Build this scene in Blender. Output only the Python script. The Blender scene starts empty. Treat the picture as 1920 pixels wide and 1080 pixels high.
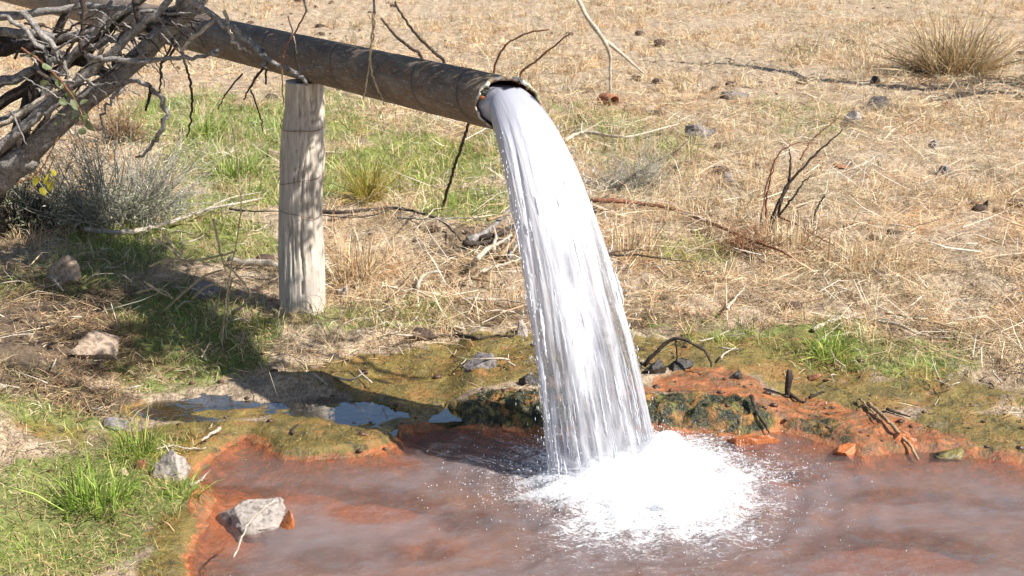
import bpy, math, random
import numpy as np
from mathutils import Vector

random.seed(7)
rng = np.random.default_rng(7)
scene = bpy.context.scene
COL = scene.collection

# ------------------------------------------------------------------ camera, sky, sun, exposure
PITCH, FPX, CAMH = math.radians(17.7), 2400.0, 2.13
cam_data = bpy.data.cameras.new('camera')
cam_data.sensor_width = 36.0
cam_data.lens = 45.0
cam_data.clip_start, cam_data.clip_end = 0.05, 2000.0
cam_data.dof.use_dof = True
cam_data.dof.focus_distance = 4.9
cam_data.dof.aperture_fstop = 9.0
cam = bpy.data.objects.new('camera', cam_data)
cam.location = (0, 0, CAMH)
cam.rotation_euler = (math.pi / 2 - PITCH, 0, 0)
COL.objects.link(cam)
scene.camera = cam

SUN_EL = math.radians(46)
SUN_AZ = Vector((0.92, -0.40, 0)).normalized()
SUN_DIR = Vector((SUN_AZ.x * math.cos(SUN_EL), SUN_AZ.y * math.cos(SUN_EL), math.sin(SUN_EL)))
world = bpy.data.worlds.new('World')
scene.world = world
world.use_nodes = True
wn = world.node_tree
sky = wn.nodes.new('ShaderNodeTexSky')
sky.sky_type = 'NISHITA'
sky.sun_disc = False
sky.sun_elevation = SUN_EL
sky.sun_rotation = math.atan2(SUN_AZ.x, SUN_AZ.y)
sky.air_density, sky.dust_density, sky.ozone_density = 1.0, 0.6, 1.0
wn.links.new(sky.outputs[0], wn.nodes['Background'].inputs[0])
wn.nodes['Background'].inputs[1].default_value = 0.07
sun_data = bpy.data.lights.new('sun', 'SUN')
sun_data.energy = 5.0
sun_data.angle = math.radians(0.53)
sun_data.color = (1.0, 0.955, 0.89)
sun = bpy.data.objects.new('sun', sun_data)
sun.rotation_euler = SUN_DIR.to_track_quat('Z', 'Y').to_euler()
sun.location = (6, -3, 8)
COL.objects.link(sun)
vs = scene.view_settings
vs.view_transform, vs.look, vs.exposure, vs.gamma = 'Standard', 'None', 0.86, 1.0
scene.render.engine = 'CYCLES'
scene.cycles.transparent_max_bounces = 24
scene.cycles.max_bounces = 8

# ------------------------------------------------------------------ projection helpers (to lay things out at real places)
SP, CP = math.sin(PITCH), math.cos(PITCH)


def ray(u, v):
    a, b = (u - 960) / FPX, (540 - v) / FPX
    return np.array([a, CP + b * SP, -SP + b * CP])


def at(u, v, Y):
    d = ray(u, v)
    return np.array([0, 0, CAMH]) + d * (Y / d[1])


def flat(u, v, z=0.0):
    d = ray(u, v)
    return np.array([0, 0, CAMH]) + d * ((z - CAMH) / d[2])


def depth_of(P):
    return P[1] * CP - (P[2] - CAMH) * SP


# ------------------------------------------------------------------ noise
_T = np.random.default_rng(3).random((256, 256))


def vnoise(x, y, s=0):
    x = np.asarray(x, float) + 37.7 * s
    y = np.asarray(y, float) + 91.3 * s
    xi, yi = np.floor(x).astype(int), np.floor(y).astype(int)
    fx, fy = x - xi, y - yi
    fx, fy = fx * fx * (3 - 2 * fx), fy * fy * (3 - 2 * fy)
    a, b = _T[xi % 256, yi % 256], _T[(xi + 1) % 256, yi % 256]
    c, d = _T[xi % 256, (yi + 1) % 256], _T[(xi + 1) % 256, (yi + 1) % 256]
    return (a + (b - a) * fx) * (1 - fy) + (c + (d - c) * fx) * fy


def fbm(x, y, s=0, o=4):
    t, a, n = 0.0, 0.5, 0.0
    for i in range(o):
        t = t + a * vnoise(np.asarray(x) * 2 ** i, np.asarray(y) * 2 ** i, s + i)
        n += a
        a *= 0.5
    return t / n


def ss(a, b, x):
    t = np.clip((np.asarray(x, float) - a) / (b - a), 0, 1)
    return t * t * (3 - 2 * t)


def signed_dist(poly, x, y):
    """positive outside"""
    x, y = np.asarray(x, float), np.asarray(y, float)
    d2 = np.full(x.shape, 1e9)
    inside = np.zeros(x.shape, bool)
    n = len(poly)
    for i in range(n):
        x0, y0 = poly[i]
        x1, y1 = poly[(i + 1) % n]
        ex, ey = x1 - x0, y1 - y0
        t = np.clip(((x - x0) * ex + (y - y0) * ey) / (ex * ex + ey * ey), 0, 1)
        d2 = np.minimum(d2, (x - x0 - t * ex) ** 2 + (y - y0 - t * ey) ** 2)
        c = (y0 > y) != (y1 > y)
        inside ^= c & (x < (x1 - x0) * (y - y0) / (y1 - y0 + 1e-12) + x0)
    d = np.sqrt(d2)
    return np.where(inside, -d, d)


# ------------------------------------------------------------------ ground shape
POOL_PX = [(350, 1080), (375, 1000), (402, 930), (368, 892), (425, 845), (462, 820), (520, 862), (600, 864), (690, 853),
           (748, 838), (752, 816), (850, 803), (900, 806), (1000, 812), (1120, 806), (1230, 806), (1330, 812), (1400, 824),
           (1460, 806), (1560, 835), (1620, 856), (1750, 848), (1860, 862), (1960, 872), (2300, 890)]
POOL = [tuple(flat(u, v)[:2]) for u, v in POOL_PX] + [(4.6, 4.0), (4.1, 1.9), (-0.6, 1.9)]
CHAN_PX = [(235, 770), (330, 740), (430, 732), (530, 752), (600, 744), (700, 752), (790, 785), (840, 762), (875, 775),
           (850, 800), (800, 812), (752, 815), (735, 800), (640, 797), (560, 782), (470, 780), (400, 790), (320, 792), (262, 786)]
CHAN = [tuple(flat(u, v, 0.026)[:2]) for u, v in CHAN_PX]
CHAN_Z = 0.026


def blob(u, v, ru, rv):
    c = flat(u, v, 0.1)
    k = ru * depth_of(c) / FPX
    y0, y1 = flat(u, v + rv, 0.1)[1], flat(u, v - rv, 0.1)[1]
    return c[0], 0.5 * (y0 + y1), k, 0.5 * (y1 - y0)


def blobs(lst, x, y, warp=0.5):
    m = np.zeros(np.shape(x))
    n = fbm(np.asarray(x) * 2.1, np.asarray(y) * 2.1, 61, 4) - 0.5
    for (u, v, ru, rv, a) in lst:
        cx, cy, rx, ry = blob(u, v, ru, rv)
        d = np.sqrt(((x - cx) / rx) ** 2 + ((y - cy) / ry) ** 2) + n * warp * 2
        m = np.maximum(m, a * (1 - ss(0.55, 1.15, d)))
    return m


MOSS = [(1330, 768, 140, 36, 1.0), (940, 765, 120, 42, 1.0), (1240, 765, 100, 36, 1.0), (630, 838, 170, 20, .9), (1770, 828, 130, 20, .9), (830, 790, 110, 18, .7),
        (1540, 790, 90, 40, .55), (440, 860, 60, 25, .7), (1050, 760, 120, 45, 1.0)]


# shoals of orange sediment in the pool
SHOAL = [(720, 905, 110, 38, 1.0), (860, 930, 80, 25, .8), (560, 880, 110, 18, .8), (790, 985, 120, 32, .9), (1700, 980, 180, 48, .9), (1440, 850, 110, 24, .9),
         (1560, 1010, 90, 30, .6), (1700, 885, 140, 18, .8), (450, 930, 60, 50, .7), (620, 1000, 80, 30, .6), (1880, 900, 100, 18, .7)]


def wobble(x, y):
    return (x + 0.05 * (fbm(x * 9, y * 9, 11, 3) - 0.5) + 0.030 * (fbm(x * 30, y * 30, 12, 3) - 0.5),
            y + 0.05 * (fbm(x * 9, y * 9, 17, 3) - 0.5) + 0.030 * (fbm(x * 30, y * 30, 18, 3) - 0.5))


def ground_z(x, y):
    x, y = np.asarray(x, float), np.asarray(y, float)
    wx, wy = wobble(x, y)
    sd = signed_dist(POOL, wx, wy)
    sc = signed_dist(CHAN, wx, wy)
    mid = ss(-0.30, -0.14, x) * (1 - ss(0.92, 1.25, x))          # undercut ledge behind the water column
    ledge = 0.024 + 0.012 * fbm(x * 12, y * 12, 77, 3) + 0.062 * mid
    G = 0.105 + 0.06 * (fbm(x * 0.5, y * 0.5, 5) - 0.5) + 0.05 * ss(6, 12, y)
    G = G + 0.10 * ss(-1.35, -2.2, x) * (1 - ss(6.0, 7.5, y))      # raised bank on the left
    z = ledge * ss(0.0, 0.05, sd) + (G - ledge) * ss(0.10 + 0.32 * (1 - mid) * (x < 0.3), 1.05, sd)
    rough = ss(0.25, 0.9, sd)
    z = z + rough * (0.06 * (fbm(x * 2.3, y * 2.3, 7) - 0.5) + 0.065 * (fbm(x * 8, y * 8, 9, 3) - 0.5))
    z = z + ss(0.0, 0.05, sd) * (0.020 * (fbm(x * 22, y * 22, 23, 3) - 0.38) + 0.010 * (fbm(x * 55, y * 55, 25, 3) - 0.5))
    z = z + 0.03 * np.maximum(0, fbm(x * 6, y * 6, 27, 3) - .5) * ss(.03, .15, sd)
    mo = blobs(MOSS, x, y, .3) * ss(0.0, 0.03, sd)
    z = z + mo * (0.045 * (fbm(x * 13, y * 13, 47, 4) - 0.46) + 0.05 * (fbm(x * 46, y * 46, 49, 3) - 0.5))
    # hummock whose round dark shadow edge shows by the wet channel
    hx, hy = flat(545, 716, 0.07)[:2]
    z = z + 0.055 * np.exp(-(((x - hx) / 0.22) ** 2 + ((y - hy - 0.05) / 0.10) ** 2))
    z = np.where(sd > 0.015, np.maximum(z, 0.008 + 0.02 * ss(0.015, 0.08, sd)), z)
    bed = -0.02 - 0.11 * ss(0.0, 0.45, -sd) * (1 - .6 * blobs(SHOAL, x, y, .6)) + 0.05 * (fbm(x * 3.2, y * 3.2, 31) - 0.5) * ss(0.03, .3, -sd)
    z = np.where(sd < 0, np.minimum(bed * ss(0, 0.03, -sd), 0), z)
    z = np.where((sc < 0) & (sd > 0), CHAN_Z - 0.009 * ss(0, 0.06, -sc) + 0.075 * (fbm(x * 7, y * 12, 41, 4) - 0.50), z)
    z = np.where((sc >= 0) & (sc < 0.10) & (sd > 0.03), np.maximum(z, CHAN_Z + 0.006), z)
    return z


def gz1(x, y):
    return float(ground_z(np.array([x]), np.array([y]))[0])


def gnd_many(u, v, lift=0.0):
    """where the sight lines through these picture points meet the ground"""
    u, v = np.asarray(u, float), np.asarray(v, float)
    a, b = (u - 960) / FPX, (540 - v) / FPX
    D = np.stack([a, CP + b * SP, -SP + b * CP], -1)
    z = np.full(u.shape, .10)
    for _ in range(6):
        P = D * ((z - CAMH) / D[:, 2])[:, None]
        z = .5 * z + .5 * (ground_z(P[:, 0], P[:, 1]) + lift)
    P = D * ((z - CAMH) / D[:, 2])[:, None]
    P[:, 2] = ground_z(P[:, 0], P[:, 1]) + lift
    return P


def gnd(u, v, lift=0.0):
    return gnd_many([u], [v], lift)[0]


GREEN = [(430, 290, 130, 100, 1.0), (520, 360, 160, 50, .8), (780, 320, 190, 75, 1.0), (250, 450, 260, 45, .8), (640, 250, 110, 50, .6),
         (180, 900, 240, 110, 1.0), (60, 1000, 260, 120, .9), (470, 620, 90, 40, .7), (800, 575, 90, 25, .55), (1560, 640, 150, 35, .8),
         (300, 690, 170, 45, .55), (1300, 480, 80, 40, .5), (1200, 290, 160, 60, .45), (420, 470, 160, 35, .7), (880, 390, 120, 40, .7),
         (330, 600, 160, 60, .7), (200, 520, 180, 50, .7), (560, 210, 90, 40, .6), (900, 300, 90, 60, .8), (130, 560, 200, 60, .6), (380, 660, 150, 50, .8), (90, 780, 160, 40, .6), (1700, 680, 200, 40, .6), (1500, 230, 110, 40, .3), (30, 560, 120, 60, .3), (1400, 640, 120, 25, .5), (1250, 620, 160, 25, .4), (700, 600, 260, 35, .5), (1650, 660, 260, 35, .6), (330, 230, 120, 60, .7), (700, 200, 160, 40, .35), (1100, 250, 160, 50, .45)]
ALGAE = [(750, 690, 330, 62, 1.0), (1060, 670, 260, 55, 1.0), (1400, 668, 260, 38, .8), (560, 820, 230, 38, 1.0), (1640, 725, 220, 42, .75),
         (1800, 770, 180, 40, .7), (340, 960, 90, 60, .7), (430, 740, 150, 22, .7), (330, 810, 120, 28, .8), (900, 650, 150, 30, .9), (480, 800, 330, 45, 1.0), (700, 750, 250, 40, .9), (1560, 700, 200, 35, .7), (330, 740, 160, 25, .7), (420, 900, 80, 50, .6), (330, 1030, 110, 60, .7), (1760, 720, 260, 50, .8), (1880, 790, 160, 50, .8), (120, 800, 140, 30, .6)]
ORANGE = [(1330, 720, 140, 34, 1.0), (1500, 765, 150, 48, 1.0), (1680, 805, 170, 42, 1.0), (1820, 835, 150, 34, 1.0), (1640, 770, 120, 30, .9),
          (1250, 760, 200, 50, .7), (470, 835, 60, 30, .9), (640, 770, 60, 15, .3), (950, 790, 120, 30, .6), (400, 905, 60, 45, .8),
          (860, 700, 120, 14, .3), (1900, 850, 120, 40, .9)]
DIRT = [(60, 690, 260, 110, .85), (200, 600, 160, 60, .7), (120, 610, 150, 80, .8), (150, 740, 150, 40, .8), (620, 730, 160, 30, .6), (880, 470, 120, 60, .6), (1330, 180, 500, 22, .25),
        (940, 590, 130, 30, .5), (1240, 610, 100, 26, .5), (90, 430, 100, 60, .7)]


def masks(x, y):
    wx, wy = wobble(x, y)
    sd = signed_dist(POOL, wx, wy)
    sc = signed_dist(CHAN, wx, wy)
    g, a, o, d = blobs(GREEN, x, y), blobs(ALGAE, x, y), blobs(ORANGE, x, y, .35), blobs(DIRT, x, y)
    mo = blobs(MOSS, x, y, .3)
    o = np.maximum(o * (1 - .5 * mo), 1 - ss(0.004, 0.035, sd))
    wet = np.maximum(1 - ss(0.05, 0.35, sd), 1 - ss(0.02, 0.14, sc))
    wet = np.maximum(wet, np.maximum(a * .75, o))
    return dict(green=g, algae=a, orange=o, dirt=d, wet=np.maximum(wet, mo), moss=mo, sd=sd, sc=sc)


# ------------------------------------------------------------------ mesh / object helpers
def tag(o, label=None, cat=None, group=None, kind=None):
    if label: o['label'] = label
    if cat: o['category'] = cat
    if group: o['group'] = group
    if kind: o['kind'] = kind
    return o


def mesh_np(name, verts, faces, smooth=True):
    """faces: (n,3) or (n,4) int array or a list of such arrays"""
    me = bpy.data.meshes.new(name)
    fl = faces if isinstance(faces, list) else [faces]
    verts = np.asarray(verts, np.float32)
    me.vertices.add(len(verts))
    me.vertices.foreach_set('co', verts.ravel())
    loops = np.concatenate([np.asarray(f, np.int32).ravel() for f in fl])
    tot = np.concatenate([np.full(len(f), np.shape(f)[1], np.int32) for f in fl])
    start = np.concatenate([[0], np.cumsum(tot)[:-1]]).astype(np.int32)
    me.loops.add(len(loops))
    me.loops.foreach_set('vertex_index', loops)
    me.polygons.add(len(tot))
    me.polygons.foreach_set('loop_start', start)
    me.polygons.foreach_set('loop_total', tot)
    me.update(calc_edges=True)
    if smooth:
        me.polygons.foreach_set('use_smooth', np.ones(len(me.polygons), bool))
    return me


def colattr(me, name, rgb):
    a = me.attributes.new(name, 'FLOAT_COLOR', 'POINT')
    c = np.ones((len(me.vertices), 4), np.float32)
    c[:, :rgb.shape[1]] = rgb
    a.data.foreach_set('color', c.ravel())


def vecattr(me, name, v):
    a = me.attributes.new(name, 'FLOAT_VECTOR', 'POINT')
    a.data.foreach_set('vector', np.asarray(v, np.float32).ravel())


def link(name, me, mat, parent=None, loc=None):
    o = bpy.data.objects.new(name, me)
    if mat is not None:
        me.materials.clear()
        me.materials.append(mat)
    COL.objects.link(o)
    if parent is not None:
        o.parent = parent
        o.location = -np.array(parent.location) if loc is None else loc
    elif loc is not None:
        o.location = loc
    return o


def empty(name, loc):
    o = bpy.data.objects.new(name, None)
    o.location = [float(c) for c in loc]
    o.empty_display_size = 0.05
    COL.objects.link(o)
    return o


class MB:
    """collects pieces of one mesh"""

    def __init__(s):
        s.v, s.q, s.t, s.c, s.n = [], [], [], [], 0

    def add(s, v, q=None, t=None, col=None):
        v = np.asarray(v, float)
        if q is not None and len(q): s.q.append(np.asarray(q) + s.n)
        if t is not None and len(t): s.t.append(np.asarray(t) + s.n)
        s.v.append(v)
        s.c.append(np.tile(col if col is not None else (1, 1, 1), (len(v), 1)))
        s.n += len(v)

    def mesh(s, name, smooth=True, col=False):
        f = []
        if s.q: f.append(np.concatenate(s.q))
        if s.t: f.append(np.concatenate(s.t))
        me = mesh_np(name, np.concatenate(s.v), f, smooth)
        if col: colattr(me, 'Col', np.concatenate(s.c))
        return me


def spline(pts, n):
    """Catmull-Rom through pts (rows), n samples; extra columns interpolate too"""
    P = np.asarray(pts, float)
    if len(P) == 2:
        t = np.linspace(0, 1, n)[:, None]
        return P[0] * (1 - t) + P[1] * t
    E = np.vstack([2 * P[0] - P[1], P, 2 * P[-1] - P[-2]])
    out = []
    for tt in np.linspace(0, len(P) - 1 - 1e-6, n):
        i = int(tt)
        t = tt - i
        a, b, c, d = E[i:i + 4]
        out.append(0.5 * ((2 * b) + (-a + c) * t + (2 * a - 5 * b + 4 * c - d) * t * t + (-a + 3 * b - 3 * c + d) * t ** 3))
    return np.array(out)


def tube(pts, rad, seg=7, n=None, knot=0.12, jit=0.0, seed=0):
    """pts (k,3), rad scalar pair or list: returns verts, quads, tris of a capped gnarled tube"""
    pts = np.asarray(pts, float)
    L = np.sum(np.linalg.norm(np.diff(pts, axis=0), axis=1))
    r0 = np.max(rad)
    n = n or int(np.clip(L / max(r0 * 2.0, 0.012), 5, 60))
    rad = np.interp(np.linspace(0, 1, len(pts)), np.linspace(0, 1, len(np.atleast_1d(rad))), np.atleast_1d(rad))
    S = spline(np.column_stack([pts, rad]), n)
    P, R = S[:, :3], np.maximum(S[:, 3], 2e-4)
    r_ = np.random.default_rng(seed)
    if jit: P = P + r_.normal(0, 1, P.shape) * jit * np.minimum(1, np.arange(n) / 2)[:, None]
    T = np.gradient(P, axis=0)
    T /= np.linalg.norm(T, axis=1)[:, None] + 1e-9
    ref = np.array([0.3, 0.2, 1.0]) if abs(T[0][2]) < 0.85 else np.array([1.0, 0.2, 0.1])
    A = np.cross(T, ref)
    A /= np.linalg.norm(A, axis=1)[:, None] + 1e-9
    B = np.cross(T, A)
    th = np.linspace(0, 2 * math.pi, seg, endpoint=False)
    ph = r_.random() * 6
    k = 1 + knot * (np.sin(3 * th[None] + ph + 0.4 * np.arange(n)[:, None]) * 0.5 + r_.normal(0, .5, (n, seg)))
    V = P[:, None] + (R[:, None] * k)[..., None] * (np.cos(th)[None, :, None] * A[:, None] + np.sin(th)[None, :, None] * B[:, None])
    V = V.reshape(-1, 3)
    i, j = np.meshgrid(np.arange(n - 1), np.arange(seg), indexing='ij')
    a, b = i * seg + j, i * seg + (j + 1) % seg
    q = np.stack([a, b, b + seg, a + seg], -1).reshape(-1, 4)
    V = np.vstack([V, P[0] - T[0] * R[0] * .3, P[-1] + T[-1] * R[-1] * .5])
    k0 = n * seg
    j = np.arange(seg)
    t = np.concatenate([np.stack([(j + 1) % seg, j, np.full(seg, k0)], -1),
                        np.stack([(n - 1) * seg + j, (n - 1) * seg + (j + 1) % seg, np.full(seg, k0 + 1)], -1)])
    return V, q, t


def blades(x, y, z, az, el, ln, wd, droop, col, tip=0.15, twist=None):
    """grass blades: 5 verts, 3 tris each"""
    n = len(x)
    b = np.stack([x, y, z], -1)
    h = np.stack([np.cos(az), np.sin(az)], -1)
    d0 = np.column_stack([h * np.cos(el)[:, None], np.sin(el)])
    e1 = el - droop
    d1 = np.column_stack([h * np.cos(e1)[:, None], np.sin(e1)])
    sv = np.column_stack([-h[:, 1], h[:, 0], np.zeros(n)])
    tw = rng.normal(0, .7, n) if twist is None else twist
    up = np.cross(d0, sv)
    sv = sv * np.cos(tw)[:, None] + up * np.sin(tw)[:, None]
    w = (wd / 2)[:, None]
    m = b + d0 * (ln * .55)[:, None]
    tp = m + d1 * (ln * .45)[:, None]
    V = np.stack([b - sv * w, b + sv * w, m - sv * w * .85, m + sv * w * .85, tp], 1).reshape(-1, 3)
    o = np.arange(n)[:, None] * 5
    F = np.stack([o + [0, 1, 3], o + [0, 3, 2], o + [2, 3, 4]], 1).reshape(-1, 3)
    C = np.repeat(col, 5, axis=0)
    return V, F, C


def pick(palette, n, w=None, var=0.18):
    P = np.array(palette)
    i = rng.choice(len(P), n, p=None if w is None else np.array(w) / np.sum(w))
    return np.clip(P[i] * (1 + rng.normal(0, var, (n, 1))), 0.01, 0.95)


# ------------------------------------------------------------------ materials
def mat(name):
    m = bpy.data.materials.new(name)
    m.use_nodes = True
    nt = m.node_tree
    nt.nodes.clear()
    out = nt.nodes.new('ShaderNodeOutputMaterial')
    return m, nt, out


class N:
    def __init__(s, nt):
        s.nt = nt

    def new(s, typ, **kw):
        n = s.nt.nodes.new(typ)
        for k, v in kw.items(): setattr(n, k, v)
        return n

    def put(s, n, i, v):
        if isinstance(v, bpy.types.NodeSocket): s.nt.links.new(v, n.inputs[i])
        elif v is not None:
            if isinstance(v, tuple) and len(v) == 3 and n.inputs[i].type == 'RGBA': v = (*v, 1)
            n.inputs[i].default_value = v
        return n

    def obj(s):
        return s.new('ShaderNodeTexCoord').outputs['Object']

    def attr(s, name, out='Color'):
        return s.new('ShaderNodeAttribute', attribute_name=name).outputs[out]

    def mapping(s, v, sc=(1, 1, 1), rot=(0, 0, 0)):
        n = s.new('ShaderNodeMapping')
        s.put(n, 0, v); n.inputs['Scale'].default_value = sc; n.inputs['Rotation'].default_value = rot
        return n.outputs[0]

    def noise(s, v, scale, det=4, rough=.55, dist=0.0):
        n = s.new('ShaderNodeTexNoise')
        s.put(n, 'Vector', v); s.put(n, 'Scale', scale); s.put(n, 'Detail', det); s.put(n, 'Roughness', rough); s.put(n, 'Distortion', dist)
        return n.outputs[0]

    def voro(s, v, scale, feat='F1', out='Distance'):
        n = s.new('ShaderNodeTexVoronoi', feature=feat)
        s.put(n, 'Vector', v); s.put(n, 'Scale', scale)
        return n.outputs[out]

    def ramp(s, f, stops, interp='LINEAR'):
        n = s.new('ShaderNodeValToRGB')
        s.put(n, 0, f)
        cr = n.color_ramp
        cr.interpolation = interp
        while len(cr.elements) < len(stops): cr.elements.new(0.5)
        for e, (p, c) in zip(cr.elements, stops):
            e.position = p
            e.color = (c, c, c, 1) if isinstance(c, (int, float)) else (*c, 1)
        return n.outputs[0]

    def mix(s, f, a, b, blend='MIX'):
        n = s.new('ShaderNodeMix', data_type='RGBA', blend_type=blend)
        s.put(n, 0, f); s.put(n, 6, a); s.put(n, 7, b)
        return n.outputs[2]

    def math(s, op, a, b=0.0, clamp=False):
        n = s.new('ShaderNodeMath', operation=op, use_clamp=clamp)
        s.put(n, 0, a); s.put(n, 1, b)
        return n.outputs[0]

    def sep(s, c):
        n = s.new('ShaderNodeSeparateColor')
        s.put(n, 0, c)
        return n.outputs

    def fresnel(s, ior, normal=None):
        """mirror share of a water surface seen from the air side"""
        f = s.new('ShaderNodeFresnel')
        s.put(f, 0, ior)
        if normal is not None: s.put(f, 1, normal)
        g = s.new('ShaderNodeNewGeometry')
        return s.math('MULTIPLY', f.outputs[0], s.math('SUBTRACT', 1.0, g.outputs['Backfacing']))

    def bump(s, h, strength=.5, dist=.01):
        n = s.new('ShaderNodeBump')
        s.put(n, 'Height', h); s.put(n, 'Strength', strength); s.put(n, 'Distance', dist)
        return n.outputs[0]

    def bsdf(s, col, rough=.7, normal=None, spec=.4, **kw):
        n = s.new('ShaderNodeBsdfPrincipled')
        s.put(n, 'Base Color', col); s.put(n, 'Roughness', rough); s.put(n, 'Specular IOR Level', spec)
        if normal is not None: s.put(n, 'Normal', normal)
        for k, v in kw.items(): s.put(n, k.replace('_', ' '), v)
        return n.outputs[0]

    def mixsh(s, f, a, b):
        n = s.new('ShaderNodeMixShader')
        s.put(n, 0, f); s.put(n, 1, a); s.put(n, 2, b)
        return n.outputs[0]


def finish(nt, out, sh):
    nt.links.new(sh, out.inputs[0])


def ground_material():
    m, nt, out = mat('ground_soil')
    n = N(nt)
    p = n.obj()
    A = n.sep(n.attr('MaskA'))      # green, algae, orange
    B = n.sep(n.attr('MaskB'))      # wet, dirt, -
    n1, n2, n3 = n.noise(p, 2.2, 5), n.noise(p, 11, 6, .65), n.noise(p, 55, 5, .7)
    n4 = n.noise(n.mapping(p, (160, 40, 60), (0, 0, .7)), 1, 3)
    straw = n.ramp(n2, [(.25, (.15, .10, .07)), (.43, (.34, .25, .17)), (.56, (.50, .38, .26)), (.75, (.62, .50, .36))])
    straw = n.mix(n.ramp(n3, [(.38, .75), (.56, 0)]), straw, (.12, .08, .05))
    straw = n.mix(n.ramp(n4, [(.55, 0), (.66, .6)]), straw, (.66, .56, .38))
    green = n.ramp(n3, [(.3, (.06, .08, .02)), (.55, (.20, .22, .06)), (.75, (.36, .33, .13))])
    algae = n.ramp(n2, [(.3, (.085, .065, .02)), (.5, (.21, .145, .035)), (.7, (.32, .23, .06))])
    algae = n.mix(n.ramp(n3, [(.45, 0), (.65, .55)]), algae, (.10, .11, .035))
    algae = n.mix(n.ramp(n.noise(p, 6, 6, .7), [(.50, 0), (.60, .75)]), algae, (.33, .17, .05))
    algae = n.mix(n.ramp(n.noise(p, 19, 6, .75), [(.56, 0), (.62, .85)]), algae, (.05, .04, .022))
    orange = n.ramp(n2, [(.3, (.16, .055, .025)), (.48, (.40, .135, .045)), (.66, (.60, .23, .08)), (.8, (.55, .33, .14))])
    orange = n.mix(n.ramp(n1, [(.52, 0), (.68, .6)]), orange, (.24, .11, .065))
    orange = n.mix(n.ramp(n.noise(p, 24, 5, .7), [(.47, 0), (.57, .85)]), orange, (.20, .12, .045))
    orange = n.mix(n.ramp(n.noise(p, 8, 6, .7), [(.54, 0), (.64, .6)]), orange, (.14, .095, .075))
    moss = n.ramp(n3, [(.34, (.008, .010, .006)), (.50, (.025, .030, .010)), (.62, (.10, .09, .025)), (.74, (.30, .22, .07))])
    moss = n.mix(n.ramp(n2, [(.52, 0), (.62, .85)]), moss, (.42, .20, .05))
    moss = n.mix(n.ramp(n.noise(p, 16, 5, .7), [(.55, 0), (.63, .8)]), moss, (.20, .19, .04))
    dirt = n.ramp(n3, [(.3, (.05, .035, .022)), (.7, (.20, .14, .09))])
    edge = n.math('MULTIPLY', n.math('SUBTRACT', n2, .5), 1.2)

    def msk(sock, lo=.35, hi=.6):
        return n.ramp(n.math('ADD', sock, edge), [(lo, 0), (hi, 1)])
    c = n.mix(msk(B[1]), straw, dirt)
    c = n.mix(msk(A[0]), c, green)
    c = n.mix(msk(A[1]), c, algae)
    orange = n.mix(n.math('MULTIPLY', n.attr('Shoal', 'Fac'), .8), orange, n.ramp(n3, [(.35, (.55, .17, .05)), (.65, (.78, .30, .10))]))
    c = n.mix(msk(A[2]), c, orange)
    c = n.mix(msk(B[2], .4, .55), c, moss)
    wet = n.ramp(n.math('ADD', B[0], n.math('MULTIPLY', edge, .6)), [(.3, 0), (.75, 1)])
    c = n.mix(n.math('MULTIPLY', wet, .2), c, n.mix(1.0, c, (.45, .42, .40), 'MULTIPLY'))
    ro = n.math('ADD', n.ramp(wet, [(0, .9), (1, .16)]), n.math('MULTIPLY', n3, .2))
    h = n.math('ADD', n.math('MULTIPLY', n3, 1.0), n.math('MULTIPLY', n2, 1.5))
    finish(nt, out, n.bsdf(c, ro, n.bump(h, .8, .016), .5))
    return m


def blade_material(name, trans=.3, rough=.6):
    m, nt, out = mat(name)
    n = N(nt)
    c = n.attr('Col')
    pb = n.bsdf(c, rough, None, .25)
    t = n.new('ShaderNodeBsdfTranslucent')
    n.put(t, 0, c)
    finish(nt, out, n.mixsh(trans, pb, t.outputs[0]))
    return m


def bark_material(name, dark, mid, pale, scale=1.0):
    m, nt, out = mat(name)
    n = N(nt)
    p = n.obj()
    a = n.noise(p, 34 * scale, 6, .65, .6)
    b = n.noise(p, 140 * scale, 4, .6)
    c = n.ramp(a, [(.28, dark), (.5, mid), (.72, pale)])
    c = n.mix(n.ramp(b, [(.35, .7), (.55, 0)]), c, tuple(k * .45 for k in dark))
    finish(nt, out, n.bsdf(c, .85, n.bump(n.math('ADD', a, b), .8, .006), .2))
    return m


def rock_material(name, base, pale, dark, stain=None, wet=False):
    m, nt, out = mat(name)
    n = N(nt)
    p = n.obj()
    a, b, d = n.noise(p, 14, 6, .62), n.noise(p, 60, 5, .7), n.noise(p, 5, 3)
    c = n.ramp(a, [(.3, dark), (.47, base), (.62, base), (.74, pale)])
    c = n.mix(n.ramp(b, [(.36, .65), (.5, 0)]), c, dark)
    if stain: c = n.mix(n.ramp(d, [(.48, 0), (.6, .8)]), c, stain)
    h = n.math('ADD', a, n.math('MULTIPLY', b, .5))
    finish(nt, out, n.bsdf(c, (.5 if 'dark' in name else .28) if wet else .85, n.bump(h, .8, .012), .5 if wet else .25))
    return m


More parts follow.
